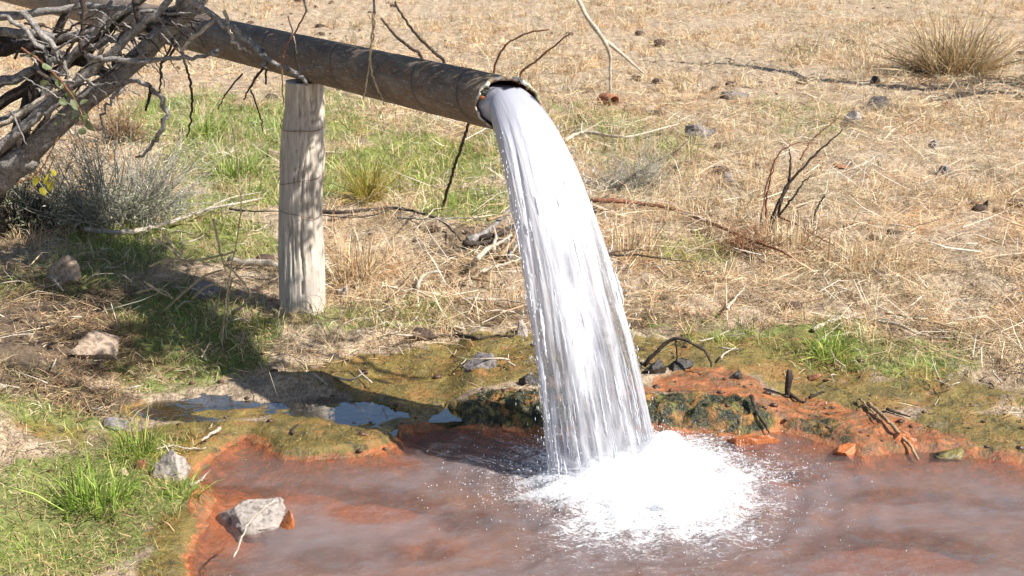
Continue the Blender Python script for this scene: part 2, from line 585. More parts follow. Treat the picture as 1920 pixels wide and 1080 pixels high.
M = {}
M['ground'] = ground_material()
M['blade'] = blade_material('dry_blades', .25)
M['green_blade'] = blade_material('green_blades', .4, .5)
M['grey_bark'] = bark_material('weathered_grey_bark', (.09, .08, .07), (.28, .255, .235), (.50, .47, .43))
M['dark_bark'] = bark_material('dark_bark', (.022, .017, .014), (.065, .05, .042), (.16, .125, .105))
M['pale_wood'] = bark_material('bleached_wood', (.28, .22, .16), (.55, .47, .37), (.72, .65, .55))
M['tan_wood'] = bark_material('tan_wood', (.18, .11, .06), (.38, .26, .15), (.55, .42, .27))
M['red_bark'] = bark_material('red_brown_bark', (.09, .035, .02), (.27, .12, .07), (.42, .24, .15))
M['straw_stem'] = bark_material('straw_stem', (.32, .23, .13), (.55, .43, .26), (.70, .60, .42))
M['rock_pale'] = rock_material('pale_grey_rock', (.38, .325, .285), (.70, .67, .62), (.05, .043, .04))
M['rock_grey'] = rock_material('grey_rock', (.24, .21, .20), (.45, .41, .38), (.06, .05, .05))
M['rock_tan'] = rock_material('tan_rock', (.40, .30, .22), (.62, .52, .40), (.12, .085, .06))
M['rock_dark'] = rock_material('dark_wet_rock', (.035, .028, .022), (.12, .10, .08), (.012, .01, .008), None, True)
M['rock_red'] = rock_material('red_brown_stone', (.34, .15, .08), (.52, .30, .19), (.10, .045, .03))
M['rock_moss'] = rock_material('mossy_wet_rock', (.035, .045, .018), (.17, .15, .05), (.012, .015, .012), (.26, .20, .05), True)
M['rock_orange'] = rock_material('orange_stained_rock', (.50, .16, .05), (.62, .28, .12), (.22, .07, .03), None, True)


# ------------------------------------------------------------------ the ground sheet
def axis(fine0, fine1, step, out0, out1, grow=1.13):
    a = list(np.arange(fine0, fine1, step))
    s, x = step, a[-1]
    while x < out1:
        s = min(s * grow, 40); x += s; a.append(x)
    s, x = step, a[0]
    while x > out0:
        s = min(s * grow, 40); x -= s; a.insert(0, x)
    return np.array(a)


def build_ground():
    xs = axis(-2.2, 2.4, 0.014, -600, 600, 1.045)
    ys = axis(3.3, 6.6, 0.013, -300, 900, 1.03)
    X, Y = np.meshgrid(xs, ys, indexing='ij')
    x, y = X.ravel(), Y.ravel()
    z = ground_z(x, y)
    far = ss(25, 80, np.hypot(x, y))
    z = z * (1 - far) + 0.13 * far
    V = np.stack([x, y, z], -1)
    nx, ny = len(xs), len(ys)
    i, j = np.meshgrid(np.arange(nx - 1), np.arange(ny - 1), indexing='ij')
    a = i * ny + j
    F = np.stack([a, a + ny, a + ny + 1, a + 1], -1).reshape(-1, 4)
    me = mesh_np('ground', V, F)
    k = masks(x, y)
    colattr(me, 'MaskA', np.stack([k['green'], k['algae'], k['orange']], -1))
    colattr(me, 'Shoal', np.repeat((blobs(SHOAL, x, y, .6) * (k['sd'] < .02))[:, None], 3, 1))
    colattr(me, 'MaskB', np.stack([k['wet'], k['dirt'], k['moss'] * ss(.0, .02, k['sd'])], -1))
    return tag(link('ground', me, M['ground']), kind='structure')


build_ground()

# ------------------------------------------------------------------ pool and wet channel
A_AX = math.radians(36)
AX = np.array([math.sin(A_AX), -math.cos(A_AX), 0.0])     # along the pipe, towards its mouth
EX = np.array([math.cos(A_AX), math.sin(A_AX), 0.0])      # across the pipe
MOUTH = at(953, 197, 4.75)
THROW = 0.49
A_JET = math.radians(47)                                  # the slanting rim turns the jet a little sideways
JX = np.array([math.sin(A_JET), -math.cos(A_JET), 0.0])
IMPACT = np.array([MOUTH[0] + JX[0] * THROW, MOUTH[1] + JX[1] * THROW, 0.0])
FOAM_C = IMPACT + np.array([0.15, -0.15, 0])


def water_material():
    m, nt, out = mat('murky_pool_water')
    n = N(nt)
    p = n.obj()
    A = n.sep(n.attr('Water'))       # foam, depth
    n1 = n.noise(n.mapping(p, (1, 1.5, 1), (0, 0, .3)), 2.4, 6, .6, .6)
    n2 = n.noise(n.mapping(p, (1, 2.0, 1)), 16, 6, .65, 1.0)
    n3 = n.noise(n.mapping(p, (1, 1.8, 1), (0, 0, .4)), 70, 4, .7, .6)
    murkc = n.ramp(n1, [(.32, (.245, .15, .115)), (.45, (.205, .145, .132)), (.60, (.195, .152, .148))])
    murk = n.new('ShaderNodeBsdfDiffuse')
    n.put(murk, 0, murkc)
    tr = n.new('ShaderNodeBsdfTransparent')
    n.put(tr, 0, (.88, .78, .74))
    body = n.mixsh(n.math('ADD', n.math('MULTIPLY', A[1], .62), n.math('ADD', n.math('MULTIPLY', n.math('SUBTRACT', n1, .5), .55), n.math('MULTIPLY', n.math('SUBTRACT', n2, .5), .35)), True), tr.outputs[0], murk.outputs[0])
    gl = n.new('ShaderNodeBsdfGlossy')
    n.put(gl, 'Roughness', .06)
    bmp = n.bump(n.math('ADD', n2, n.math('MULTIPLY', n3, .4)), .9, .045)
    n.put(gl, 'Normal', bmp)
    surf = n.mixsh(n.fresnel(1.45, bmp), body, gl.outputs[0])
    foam = n.bsdf((.90, .91, .92), .6, n.bump(n3, .8, .01), .3)
    ff = n.math('ADD', A[0], n.math('ADD', n.math('MULTIPLY', n.math('SUBTRACT', n3, .5), 1.7), n.math('MULTIPLY', n.math('SUBTRACT', n2, .5), 1.2)))
    finish(nt, out, n.mixsh(n.ramp(ff, [(.36, 0), (.90, 1)]), surf, foam))
    return m


def channel_material():
    m, nt, out = mat('still_shallow_water')
    n = N(nt)
    p = n.obj()
    tr = n.new('ShaderNodeBsdfTransparent')
    n.put(tr, 0, (.55, .55, .5))
    gl = n.new('ShaderNodeBsdfGlossy')
    n.put(gl, 'Roughness', .03)
    bmp = n.bump(n.noise(p, 26, 3), .12, .01)
    n.put(gl, 'Normal', bmp)
    finish(nt, out, n.mixsh(n.math('MULTIPLY', n.fresnel(1.36, bmp), 4.5, True), tr.outputs[0], gl.outputs[0]))
    return m


def build_pool():
    xs, ys = np.arange(-1.5, 4.8, 0.016), np.arange(1.7, 5.35, 0.016)
    X, Y = np.meshgrid(xs, ys, indexing='ij')
    x, y = X.ravel(), Y.ravel()
    r = np.hypot(x - FOAM_C[0], (y - FOAM_C[1]))
    amp = 0.007 + 0.018 * np.exp(-(r / .6) ** 2)
    z = amp * (2.2 * (fbm(x * 11 + 2.0 * fbm(x * 3, y * 3, 3), y * 15, 71, 4) - .5) + .6 * np.sin(r * 52 + 4 * fbm(x * 4, y * 4, 5)) * np.exp(-r / .7))
    sd = signed_dist(POOL, *wobble(x, y))
    z = z * ss(0.0, .06, -sd) + 0.0
    th = np.arctan2(y - FOAM_C[1], x - FOAM_C[0])
    rr = r / (1 + .35 * (fbm(np.cos(th) * 3 + 5, np.sin(th) * 3 + 5, 81, 4) - .5) * 2)
    foam = .74 * (1 - ss(.10, .66, rr)) + .20 * (1 - ss(.45, 1.0, rr)) - .04 - .6 * ss(.6, 1.1, rr)
    k = len(ys)
    i, j = np.meshgrid(np.arange(len(xs) - 1), np.arange(k - 1), indexing='ij')
    a = (i * k + j).ravel()
    F = np.stack([a, a + k, a + k + 1, a + 1], -1)
    keep = np.min(sd[F], axis=1) < 0.05
    F = F[keep]
    me = mesh_np('pool_water', np.stack([x, y, z], -1), F)
    dep = np.clip((.35 * ss(-.01, .03, -sd) + 1.0 * ss(0.0, .40, -sd) - .1 * (x < -.35)) * (1.1 - .68 * blobs(SHOAL, x, y, .6)), 0, 1.15)
    colattr(me, 'Water', np.stack([foam, dep, 0 * x], -1))
    tag(link('pool_water', me, water_material()), kind='structure')


build_pool()


def build_channel():
    xs = np.arange(min(p[0] for p in CHAN) - .06, max(p[0] for p in CHAN) + .06, .01)
    ys = np.arange(min(p[1] for p in CHAN) - .06, max(p[1] for p in CHAN) + .06, .01)
    X, Y = np.meshgrid(xs, ys, indexing='ij')
    x, y = X.ravel(), Y.ravel()
    sc = signed_dist(CHAN, *wobble(x, y))
    sd = signed_dist(POOL, *wobble(x, y))
    k = len(ys)
    i, j = np.meshgrid(np.arange(len(xs) - 1), np.arange(k - 1), indexing='ij')
    a = (i * k + j).ravel()
    F = np.stack([a, a + k, a + k + 1, a + 1], -1)
    F = F[(np.max(sc[F], axis=1) < .035) & (np.min(sd[F], axis=1) > .01)]
    me = mesh_np('channel_water', np.stack([x, y, 0 * x + CHAN_Z], -1), F)
    tag(link('channel_water', me, channel_material()), kind='structure')


build_channel()

# ------------------------------------------------------------------ pipe
def pipe_material():
    m, nt, out = mat('weathered_steel_pipe')
    n = N(nt)
    p = n.attr('PipeUV', 'Vector')                      # around, along
    sp = n.new('ShaderNodeMapping')
    n.put(sp, 0, p)
    a = n.noise(p, 5.0, 6, .6, .2)
    b = n.noise(p, 14, 6, .7)
    g = n.noise(p, 75, 5, .75)
    q3 = n.new('ShaderNodeSeparateXYZ')
    n.put(q3, 0, p)
    band = n.math('PINGPONG', q3.outputs[2], .17)
    c = n.ramp(a, [(.30, (.085, .066, .052)), (.5, (.17, .132, .10)), (.7, (.28, .225, .165))])
    c = n.mix(n.ramp(b, [(.50, 0), (.62, .8)]), c, (.23, .115, .06))
    c = n.mix(n.ramp(n.noise(p, 30, 4, .7), [(.56, 0), (.66, .7)]), c, (.42, .37, .31))
    c = n.mix(n.ramp(g, [(.38, .7), (.48, 0)]), c, (.035, .03, .027))
    c = n.mix(n.ramp(band, [(.0, .75), (.012, 0)]), c, (.04, .034, .03))
    mouth_rust = n.ramp(n.math('ADD', q3.outputs[2], n.math('MULTIPLY', b, .25)), [(.14, .75), (.42, 0)])
    c = n.mix(mouth_rust, c, n.ramp(b, [(.35, (.13, .06, .03)), (.5, (.34, .24, .14)), (.65, (.60, .53, .42))]))
    finish(nt, out, n.bsdf(c, .62, n.bump(n.math('ADD', b, g), .6, .006), .35, Metallic=.1))
    return m


def rust_material():
    m, nt, out = mat('wet_rust')
    n = N(nt)
    p = n.obj()
    a = n.noise(p, 40, 6, .7)
    c = n.ramp(a, [(.3, (.03, .012, .008)), (.5, (.20, .045, .018)), (.7, (.36, .12, .04))])
    finish(nt, out, n.bsdf(c, .35, n.bump(a, .8, .006), .5))
    return m


def crust_material():
    m, nt, out = mat('mineral_crust')
    n = N(nt)
    p = n.obj()
    a = n.noise(p, 30, 6, .7)
    c = n.ramp(a, [(.3, (.14, .07, .035)), (.44, (.36, .27, .18)), (.56, (.66, .61, .52)), (.7, (.78, .75, .68))])
    c = n.mix(n.ramp(n.noise(p, 16, 3), [(.57, 0), (.66, .8)]), c, (.14, .15, .04))
    finish(nt, out, n.bsdf(c, .8, n.bump(n.noise(p, 110, 4), .9, .006), .25))
    return m


PIPE_R, WALL = 0.103, 0.009


def pipe_end(th):
    """how far the torn, slanting rim reaches along the axis at angle th (0 = across EX)"""
    return 0.062 * np.cos(th) - 0.010 * np.sin(th) + 0.006 * np.sin(5 * th + 1) + 0.004 * np.sin(11 * th + 2) + 0.003 * np.sin(17 * th)


def build_pipe():
    root = empty('outlet_pipe', MOUTH - AX * 0.02 - np.array([0, 0, PIPE_R]))
    tag(root, 'weathered rusty steel pipe resting on the timber post, pouring water', 'pipe')
    seg = 64
    th = np.linspace(0, 2 * math.pi, seg, endpoint=False)
    s = np.concatenate([[0], np.cumsum(np.full(90, .012) * 1.035 ** np.arange(90))])
    s = s[s < 7.5]

    def shell(r, flip, s, nz=True):
        T, S = np.meshgrid(th, s, indexing='ij')
        e = pipe_end(T) * np.exp(-S / .12)
        rr = r + (0.004 * (fbm(np.cos(T) * 2 + 5, np.sin(T) * 2 + S * 5, 91, 4) - .5) + .0014 * np.sin((S + .1 * T) * 2 * math.pi / .34) ** 12 if nz else 0)
        P = MOUTH + AX * (e - S)[..., None] + rr[..., None] * (np.cos(T)[..., None] * EX + np.sin(T)[..., None] * np.array([0, 0, 1.0]))
        k = len(s)
        i, j = np.meshgrid(np.arange(seg), np.arange(k - 1), indexing='ij')
        a = i * k + j
        b = ((i + 1) % seg) * k + j
        F = np.stack([a, b, b + 1, a + 1], -1).reshape(-1, 4)
        if flip: F = F[:, ::-1]
        uv = np.stack([np.cos(T) * .3, np.sin(T) * .3 , S + T * .055], -1).reshape(-1, 3)
        return P.reshape(-1, 3), F, uv, np.arange(seg) * k
    Vo, Fo, uo, rim_o = shell(PIPE_R, False, s)
    me = mesh_np('barrel', Vo, Fo)
    vecattr(me, 'PipeUV', uo)
    link('barrel', me, pipe_material(), root)
    Vi, Fi, ui, rim_i = shell(PIPE_R - WALL, True, s[s < 2.0])
    link('bore', mesh_np('bore', Vi, Fi), rust_material(), root)
    # thick ragged rim joining the two shells, lumpy with pale mineral crust
    k = 10
    q = np.linspace(0, 2 * math.pi, k, endpoint=False)
    seg2 = 160
    t2 = np.linspace(0, 2 * math.pi, seg2, endpoint=False)
    T, Q = np.meshgrid(t2, q, indexing='ij')
    rc = PIPE_R - WALL / 2 + .0008
    th_n = .0042 + .004 * (fbm(np.cos(T) * 4 + 9, np.sin(T) * 4 + 9, 55, 4) - .35) + .004 * np.maximum(0, np.sin(T)) + .003 * (fbm(T * 9, Q * 2, 57, 3) - .5)
    rad = rc + th_n * np.cos(Q)
    ax = pipe_end(T) + th_n * 1.15 * np.sin(Q) - .003
    P = MOUTH + AX * ax[..., None] + rad[..., None] * (np.cos(T)[..., None] * EX + np.sin(T)[..., None] * np.array([0, 0, 1.0]))
    i, j = np.meshgrid(np.arange(seg2), np.arange(k), indexing='ij')
    F = np.stack([i * k + j, ((i + 1) % seg2) * k + j, ((i + 1) % seg2) * k + (j + 1) % k, i * k + (j + 1) % k], -1).reshape(-1, 4)
    tag(link('rim_crust', mesh_np('rim_crust', P.reshape(-1, 3), F), crust_material(), root), 'pale crusted torn rim of the pipe mouth')
    # pale weathered collar just behind the rim, upper side
    # clump of algae and rust on the inside of the rim, upper left
    for nm, tq, mt, sz in (('algae_tuft', 2.62, M['rock_moss'], .015), ('rust_lump', 2.78, M['rock_orange'], .011), ('algae_tuft', 2.35, M['rock_moss'], .009), ('algae_tuft', 0.75, M['rock_moss'], .008), ('algae_tuft', 1.2, M['rock_moss'], .007)):
        c = MOUTH + AX * (float(pipe_end(np.array(tq))) + .002) + (PIPE_R - WALL - .004) * (math.cos(tq) * EX + math.sin(tq) * np.array([0, 0, 1]))
        V, F = ico(2)
        V = V * sz * (1 + .5 * (fbm(V[:, 0] * 3 + sz * 900, V[:, 1] * 3 + V[:, 2] * 2, 5, 3) - .5)[:, None])
        link(nm, mesh_np(nm, V + c, F), mt, root)


OCT = (np.array([[1, 0, 0], [-1, 0, 0], [0, 1, 0], [0, -1, 0], [0, 0, 1], [0, 0, -1]], float),
       np.array([[0, 2, 4], [2, 1, 4], [1, 3, 4], [3, 0, 4], [2, 0, 5], [1, 2, 5], [3, 1, 5], [0, 3, 5]]))


def ico(sub):
    import bmesh
    bm = bmesh.new()
    bmesh.ops.create_icosphere(bm, subdivisions=sub, radius=1)
    V = np.array([v.co[:] for v in bm.verts])
    F = np.array([[v.index for v in f.verts] for f in bm.faces])
    bm.free()
    return V, F


build_pipe()


# ------------------------------------------------------------------ timber post
def post_material():
    m, nt, out = mat('weathered_timber')
    n = N(nt)
    p = n.obj()
    a = n.noise(n.mapping(p, (60, 60, 4.0)), 1, 6, .65, .3)
    b = n.noise(n.mapping(p, (170, 170, 7)), 1, 4, .6)
    c = n.noise(p, 5, 4)
    col = n.ramp(a, [(.26, (.16, .13, .10)), (.40, (.44, .375, .305)), (.56, (.62, .55, .46)), (.75, (.74, .69, .60))])
    col = n.mix(n.ramp(b, [(.32, .7), (.42, 0)]), col, (.14, .11, .09))
    col = n.mix(n.ramp(c, [(.45, 0), (.65, .55)]), col, (.40, .36, .33))
    finish(nt, out, n.bsdf(col, .85, n.bump(n.math('ADD', a, b), .7, .005), .2))
    return m


POST_Y = 6.03


def build_post():
    prof = [(600, 568, 42), (560, 567.5, 41.5), (500, 566, 41), (450, 564, 39), (400, 562, 37.5), (350, 563, 38), (300, 564.5, 40.5), (250, 566.5, 39.5),
            (200, 569.5, 36.5), (160, 569.5, 36.5), (152, 569.5, 36)]
    base = at(568, 585, POST_Y)
    root = empty('timber_post', base)
    tag(root, 'cracked grey timber post holding up the pipe', 'post')
    P = np.array([[*at(u, v, POST_Y), w * depth_of(at(u, v, POST_Y)) / FPX] for v, u, w in prof])
    n, seg = 150, 110
    z = np.linspace(P[0, 2] - .08, P[-1, 2], n)
    cx = np.interp(z, P[:, 2], P[:, 0]); rr = np.interp(z, P[:, 2], P[:, 3])
    for _ in range(4):
        rr[1:-1] = (rr[:-2] + rr[1:-1] * 2 + rr[2:]) / 4
        cx[1:-1] = (cx[:-2] + cx[1:-1] * 2 + cx[2:]) / 4
    th = np.linspace(0, 2 * math.pi, seg, endpoint=False)
    T, Z = np.meshgrid(th, z, indexing='ij')
    wv = .35 * fbm(Z * 5, 0 * Z, 3, 3)
    k1 = fbm(np.cos(T + wv) * 4 + 10, np.sin(T + wv) * 4 + Z * .9, 13, 4)
    ridg = np.abs(k1 - .5) * 2
    crack = np.exp(-(ridg / .07) ** 2) * ss(.35, .55, fbm(T * 2, Z * 3, 37, 3) + .12)
    k2 = fbm(T * 14, Z * 2.2, 19, 3) - .5
    R = rr[None] * (1 + .05 * np.sin(2 * T + 1 + 2 * Z) + .22 * (fbm(np.cos(T) * 1.5 + 4, np.sin(T) * 1.5 + Z * 2, 29, 3) - .5)) - .015 * crack + .004 * k2
    X = cx[None] + R * np.cos(T)
    Yv = POST_Y + R * np.sin(T)
    ztop = Z + (Z >= z[-1] - 1e-6) * 0
    i, j = np.meshgrid(np.arange(seg), np.arange(n - 1), indexing='ij')
    a, b = i * n + j, ((i + 1) % seg) * n + j
    F = np.stack([a, b, b + 1, a + 1], -1).reshape(-1, 4)
    V = np.stack([X, Yv, ztop], -1).reshape(-1, 3)
    V = np.vstack([V, [[cx[-1], POST_Y, z[-1] - .004]]])
    t = np.stack([np.arange(seg) * n + n - 1, ((np.arange(seg) + 1) % seg) * n + n - 1, np.full(seg, seg * n)], -1)
    link('shaft', mesh_np('shaft', V, [F, t]), post_material(), root)
    wire = bark_material('rusty_wire', (.10, .05, .03), (.24, .13, .07), (.36, .22, .13), 3)
    # wires wound round the post
    for k, (v, sl, r) in enumerate([(232, .022, .0018), (330, .020, .0013), (392, -.024, .0014)]):
        c = at(565, v, POST_Y)
        rad = np.interp(c[2], z, rr) + .007
        t = np.linspace(0, 2 * math.pi, 26)
        pts = np.stack([np.interp(c[2], z, cx) + rad * np.cos(t), POST_Y + rad * np.sin(t), c[2] + sl * np.sin(t + k) + .006 * np.sin(3 * t)], -1)
        mb = MB()
        mb.add(*tube(pts, [r, r], 5, 50, .05, 0, k))
        link('wire_band', mb.mesh('wire_band'), wire, root)
    # timber wedge between post and pipe
    c = at(572, 157, POST_Y - .01)
    mb = MB()
    mb.add(*tube([c + [-.06, -.03, -.012], c + [0, -.05, .0], c + [.05, -.03, -.008]], [.012, .02, .01], 7, 8, .3))
    link('wedge', mb.mesh('wedge'), M['dark_bark'], root)


build_post()


# ------------------------------------------------------------------ falling water
def fall_material():
    m, nt, out = mat('gushing_water')
    n = N(nt)
    p = n.attr('Flow', 'Vector')           # ring x, ring y, length down the fall
    v = n.new('ShaderNodeSeparateXYZ')
    n.put(v, 0, p)
    L = v.outputs[2]
    st = n.noise(n.mapping(p, (2.0, 2.0, 1.3)), 1, 3, .5, .6)
    st2 = n.noise(n.mapping(p, (3.6, 3.6, 5.0)), 1, 5, .55, 1.4)
    foamy = n.ramp(L, [(0.0, .0), (.08, .05), (.24, .85), (.5, 1), (1, 1)])
    thin = n.ramp(L, [(.0, 0), (.20, 0.0), (.45, .6), (.7, .95), (1, 1)])
    tl = n.new('ShaderNodeBsdfTranslucent')
    n.put(tl, 0, (.80, .80, .83))
    white = n.mixsh(.35, n.bsdf((.92, .92, .94), .4, n.bump(n.math('ADD', st, st2), .5, .03), .4), tl.outputs[0])
    clear = n.bsdf((.34, .345, .40), .10, n.bump(st2, .2, .012), .7)
    body = n.mixsh(n.math('MULTIPLY', foamy, n.ramp(st2, [(.25, .6), (.48, 1)])), clear, white)
    tr = n.new('ShaderNodeBsdfTransparent')
    n.put(tr, 0, (.84, .84, .86))
    gl = n.new('ShaderNodeBsdfGlossy')
    n.put(gl, 'Roughness', .15)
    see = n.mixsh(n.fresnel(1.33), tr.outputs[0], gl.outputs[0])
    gap = n.math('SUBTRACT', n.math('ADD', n.math('MULTIPLY', st, .8), n.math('MULTIPLY', st2, .55)), n.math('MULTIPLY', thin, .235))
    a = n.ramp(gap, [(.38, .05), (.78, .92)])
    a = n.math('MAXIMUM', a, n.ramp(L, [(.14, .97), (.52, .0)]))
    finish(nt, out, n.mixsh(a, see, body))
    return m


G9 = 9.81
H_FALL = MOUTH[2]
T_FALL = math.sqrt(2 * H_FALL / G9)
V0 = THROW / T_FALL


def reach(t):
    return THROW * np.clip(np.asarray(t, float) / T_FALL, 0, None) ** 1.25


def stream_center(t):
    t = np.asarray(t, float)
    return MOUTH + JX * reach(t)[..., None] + np.array([0, 0, -1.0]) * (.5 * G9 * t ** 2)[..., None]


def build_water():
    root = empty('falling_water', IMPACT)
    tag(root, 'white water gushing from the pipe mouth down into the pool', 'water jet')
    seg, n = 120, 150
    fm = fall_material()
    for ii, (sc, sd_) in enumerate([(1.0, 0), (.78, 8), (.5, 5)]):
        # back up into the bore, then out and down
        tt = np.linspace(-.14, T_FALL, n)
        th = np.linspace(0, 2 * math.pi, seg, endpoint=False)
        T, Q = np.meshgrid(th, tt, indexing='ij')
        f = np.clip(Q, 0, None)
        C = MOUTH + AX * (V0 * np.minimum(Q, 0))[..., None] + JX * reach(f)[..., None] - np.array([0, 0, .004]) + np.array([0, 0, -1.0]) * (.5 * G9 * f ** 2)[..., None]
        g = f / T_FALL
        half_e = .084 + .145 * g ** .95
        half_n = .080 + .02 * g - .02 * np.sin(np.clip(g, 0, 1) * math.pi)
        vz = G9 * f
        sp = np.sqrt(V0 ** 2 + vz ** 2)
        # normal of the path in the fall plane (points up and out)
        nn = (AX[None, None] * (vz / sp)[..., None] + np.array([0, 0, 1.0]) * (V0 / sp)[..., None])
        flute = 1 + (.02 + .24 * g ** 1.5) * (fbm(np.cos(T) * 3.2 + sd_ + 7, np.sin(T) * 3.2 + Q * 2.0, 33 + sd_, 4) - .5) * 2 * ss(0, .2, g)
        flute = flute + .08 * ss(.1, .5, g) * (fbm(np.cos(T) * 9 + sd_ + 7, np.sin(T) * 9 + Q * 5.0, 43, 3) - .5) * 2
        top_cut = np.where(Q < .02, np.minimum(np.sin(T), .86), np.sin(T))
        P = C + (half_e * np.cos(T) * flute * sc)[..., None] * EX + (half_n * top_cut * flute * sc)[..., None] * nn
        i, j = np.meshgrid(np.arange(seg), np.arange(n - 1), indexing='ij')
        a, b = i * n + j, ((i + 1) % seg) * n + j
        F = np.stack([a, b, b + 1, a + 1], -1).reshape(-1, 4)
        Ld = np.cumsum(np.concatenate([[0], np.sqrt((V0 * np.diff(tt)) ** 2 + (.5 * G9 * np.diff(np.clip(tt, 0, None) ** 2)) ** 2)]))
        L0 = np.interp(0, tt, Ld)
        Ln = (Ld - L0) / (Ld[-1] - L0)
        me = mesh_np('sheet', P.reshape(-1, 3), F)
        vecattr(me, 'Flow', np.stack([np.cos(T) + sd_ * 3, np.sin(T), np.broadcast_to(Ln[None], T.shape)], -1).reshape(-1, 3))
        link('sheet', me, fm, root)
    # ropes of white water riding on the outside of the column
    wm, nt, out = mat('white_water')
    q = N(nt)
    t_ = q.new('ShaderNodeBsdfTranslucent')
    q.put(t_, 0, (.9, .92, .95))
    finish(nt, out, q.mixsh(.35, q.bsdf((.82, .83, .86), .3, None, .5), t_.outputs[0]))
    M['white_water'] = wm
    mb = MB()
    r_ = np.random.default_rng(5)
    for k in range(300):
        th = r_.uniform(0, 2 * math.pi)
        g0 = r_.beta(2.0, 1.0) * .66 + .34
        dur = r_.uniform(.012, .045)
        t = np.linspace(g0 * T_FALL, min(T_FALL, g0 * T_FALL + dur), 7)
        g = t / T_FALL
        he, hn = (.084 + .145 * g ** .95), (.080 + .02 * g - .02 * np.sin(g * math.pi))
        sp = np.sqrt(V0 ** 2 + (G9 * t) ** 2)
        nn = AX[None] * (G9 * t / sp)[:, None] + np.array([0, 0, 1.0]) * (V0 / sp)[:, None]
        kk = r_.uniform(.88, 1.06) + (r_.random() < .12) * r_.uniform(0, .16)
        C = stream_center(t) + (he * math.cos(th) * kk)[:, None] * EX + (hn * math.sin(th) * kk)[:, None] * nn
        w = r_.uniform(.0012, .0042) * (1.5 if r_.random() < .15 else 1)
        mb.add(*tube(C, [w * .1, w * .7, w, w * .8, w * .1], 7, 12, .35, .0012, k))
    tag(link('strands', mb.mesh('strands'), wm, root), kind='stuff')


build_water()


def build_splash():
    # heap of foam where the column strikes, thrown on to the right and towards the viewer
    seg, n = 150, 70
    th = np.linspace(0, 2 * math.pi, seg, endpoint=False)
    rr = np.linspace(0.0, 1, n) ** .8
    T, Q = np.meshgrid(th, rr, indexing='ij')
    lim = .41 * (1 + .8 * (fbm(np.cos(T) * 2.5 + 3, np.sin(T) * 2.5 + 3, 5, 4) - .5) * 2)
    x = FOAM_C[0] - .05 + lim * 1.25 * Q * np.cos(T)
    y = FOAM_C[1] + .02 + lim * .95 * Q * np.sin(T)
    hump = .060 * np.exp(-(((x - IMPACT[0] - .01) / .25) ** 4 + ((y - IMPACT[1] + .05) / .17) ** 2)) + .080 * np.exp(-(((x - IMPACT[0] - .26) / .10) ** 2 + ((y - IMPACT[1] - .10) / .09) ** 2)) \
        + .045 * np.exp(-(((x - FOAM_C[0] - .05) / .25) ** 2 + ((y - FOAM_C[1] + .05) / .18) ** 2)) + .04 * np.exp(-(((x - IMPACT[0] + .2) / .07) ** 2 + ((y - IMPACT[1] - .02) / .08) ** 2))
    nz = fbm(x * 13, y * 13, 3, 4)
    nz2 = fbm(x * 70, y * 70, 9, 3)
    z = hump * (.65 + .7 * nz) + .005 * (nz2 - .3) + .006
    z = z * (1 - ss(.70, 1, Q)) - .02 * ss(.72, 1, Q)
    i, j = np.meshgrid(np.arange(seg), np.arange(n - 1), indexing='ij')
    a, b = i * n + j, ((i + 1) % seg) * n + j
    F = np.stack([a, b, b + 1, a + 1], -1).reshape(-1, 4)
    m, nt, out = mat('splash_foam')
    q = N(nt)
    p = q.obj()
    t_ = q.new('ShaderNodeBsdfTranslucent')
    q.put(t_, 0, (.95, .96, .97))
    b1 = q.bsdf((.92, .93, .95), .5, q.bump(q.noise(p, 50, 5, .65), .6, .014), .3)
    tr = q.new('ShaderNodeBsdfTransparent')
    rim = q.attr('Froth', 'Fac')
    al = q.ramp(q.math('ADD', rim, q.math('MULTIPLY', q.math('SUBTRACT', q.noise(p, 60, 5, .7), .5), 1.8)), [(.22, 0), (.80, 1)])
    finish(nt, out, q.mixsh(al, tr.outputs[0], q.mixsh(.5, b1, t_.outputs[0])))
    me = mesh_np('splash_foam', np.stack([x, y, z], -1).reshape(-1, 3), F)
    at_ = me.attributes.new('Froth', 'FLOAT', 'POINT')
    at_.data.foreach_set('value', (1.25 - 1.25 * ss(.30, 1.0, Q)).ravel().astype(np.float32))
    root = link('splash_foam', me, m)
    tag(root, 'heap of white foam where the falling water strikes the pool', 'foam', kind='stuff')
    # spray
    V, Fi = OCT
    mb = MB()
    r_ = np.random.default_rng(12)
    xs_ = np.linspace(-1.2, 2.5, 200)
    ys_ = np.linspace(4.0, 5.4, 120)
    XX, YY = np.meshgrid(xs_, ys_, indexing='ij')
    inside = signed_dist(POOL, XX.ravel(), YY.ravel()).reshape(XX.shape) < .02
    lim_y = np.where(inside, YY, 4.0).max(1)

    def shore(q):
        return np.interp(q, xs_, lim_y)
    for k in range(7000):
        a = r_.uniform(0, 2 * math.pi)
        d = abs(r_.normal(0, .20)) + .20
        c = FOAM_C * .6 + IMPACT * .4
        px, py = c[0] + d * 1.15 * math.cos(a) + .04, c[1] + d * .9 * math.sin(a)
        top = .03 + .22 * math.exp(-(d / .28) ** 2)
        pz = abs(r_.normal(0, .42)) * top + .003
        s = .0005 + .0026 * r_.random() ** 3
        if py > shore(px): continue
        st = np.array([1, 1, r_.uniform(.7, 1.8)])
        mb.add(V * s * st + [px, py, pz], None, Fi)
    # drops coming off the edges of the column
    for k in range(750):
        t = T_FALL * (.2 + .8 * r_.beta(1.8, 1.1))
        c = stream_center(np.array(t))
        g = t / T_FALL
        s_ = r_.choice([-1, 1])
        c = c + EX * s_ * (.082 + .150 * g ** .85) * (1 + abs(r_.normal(0, .10))) + AX * r_.normal(0, .05)
        s = r_.uniform(.0008, .0022)
        mb.add(V * s * [1, 1, r_.uniform(1, 7)] + c, None, Fi)
    tag(link('spray_droplets', mb.mesh('spray_droplets'), M['white_water']), 'white droplets of spray flying round the foot of the water jet', 'spray', kind='stuff')


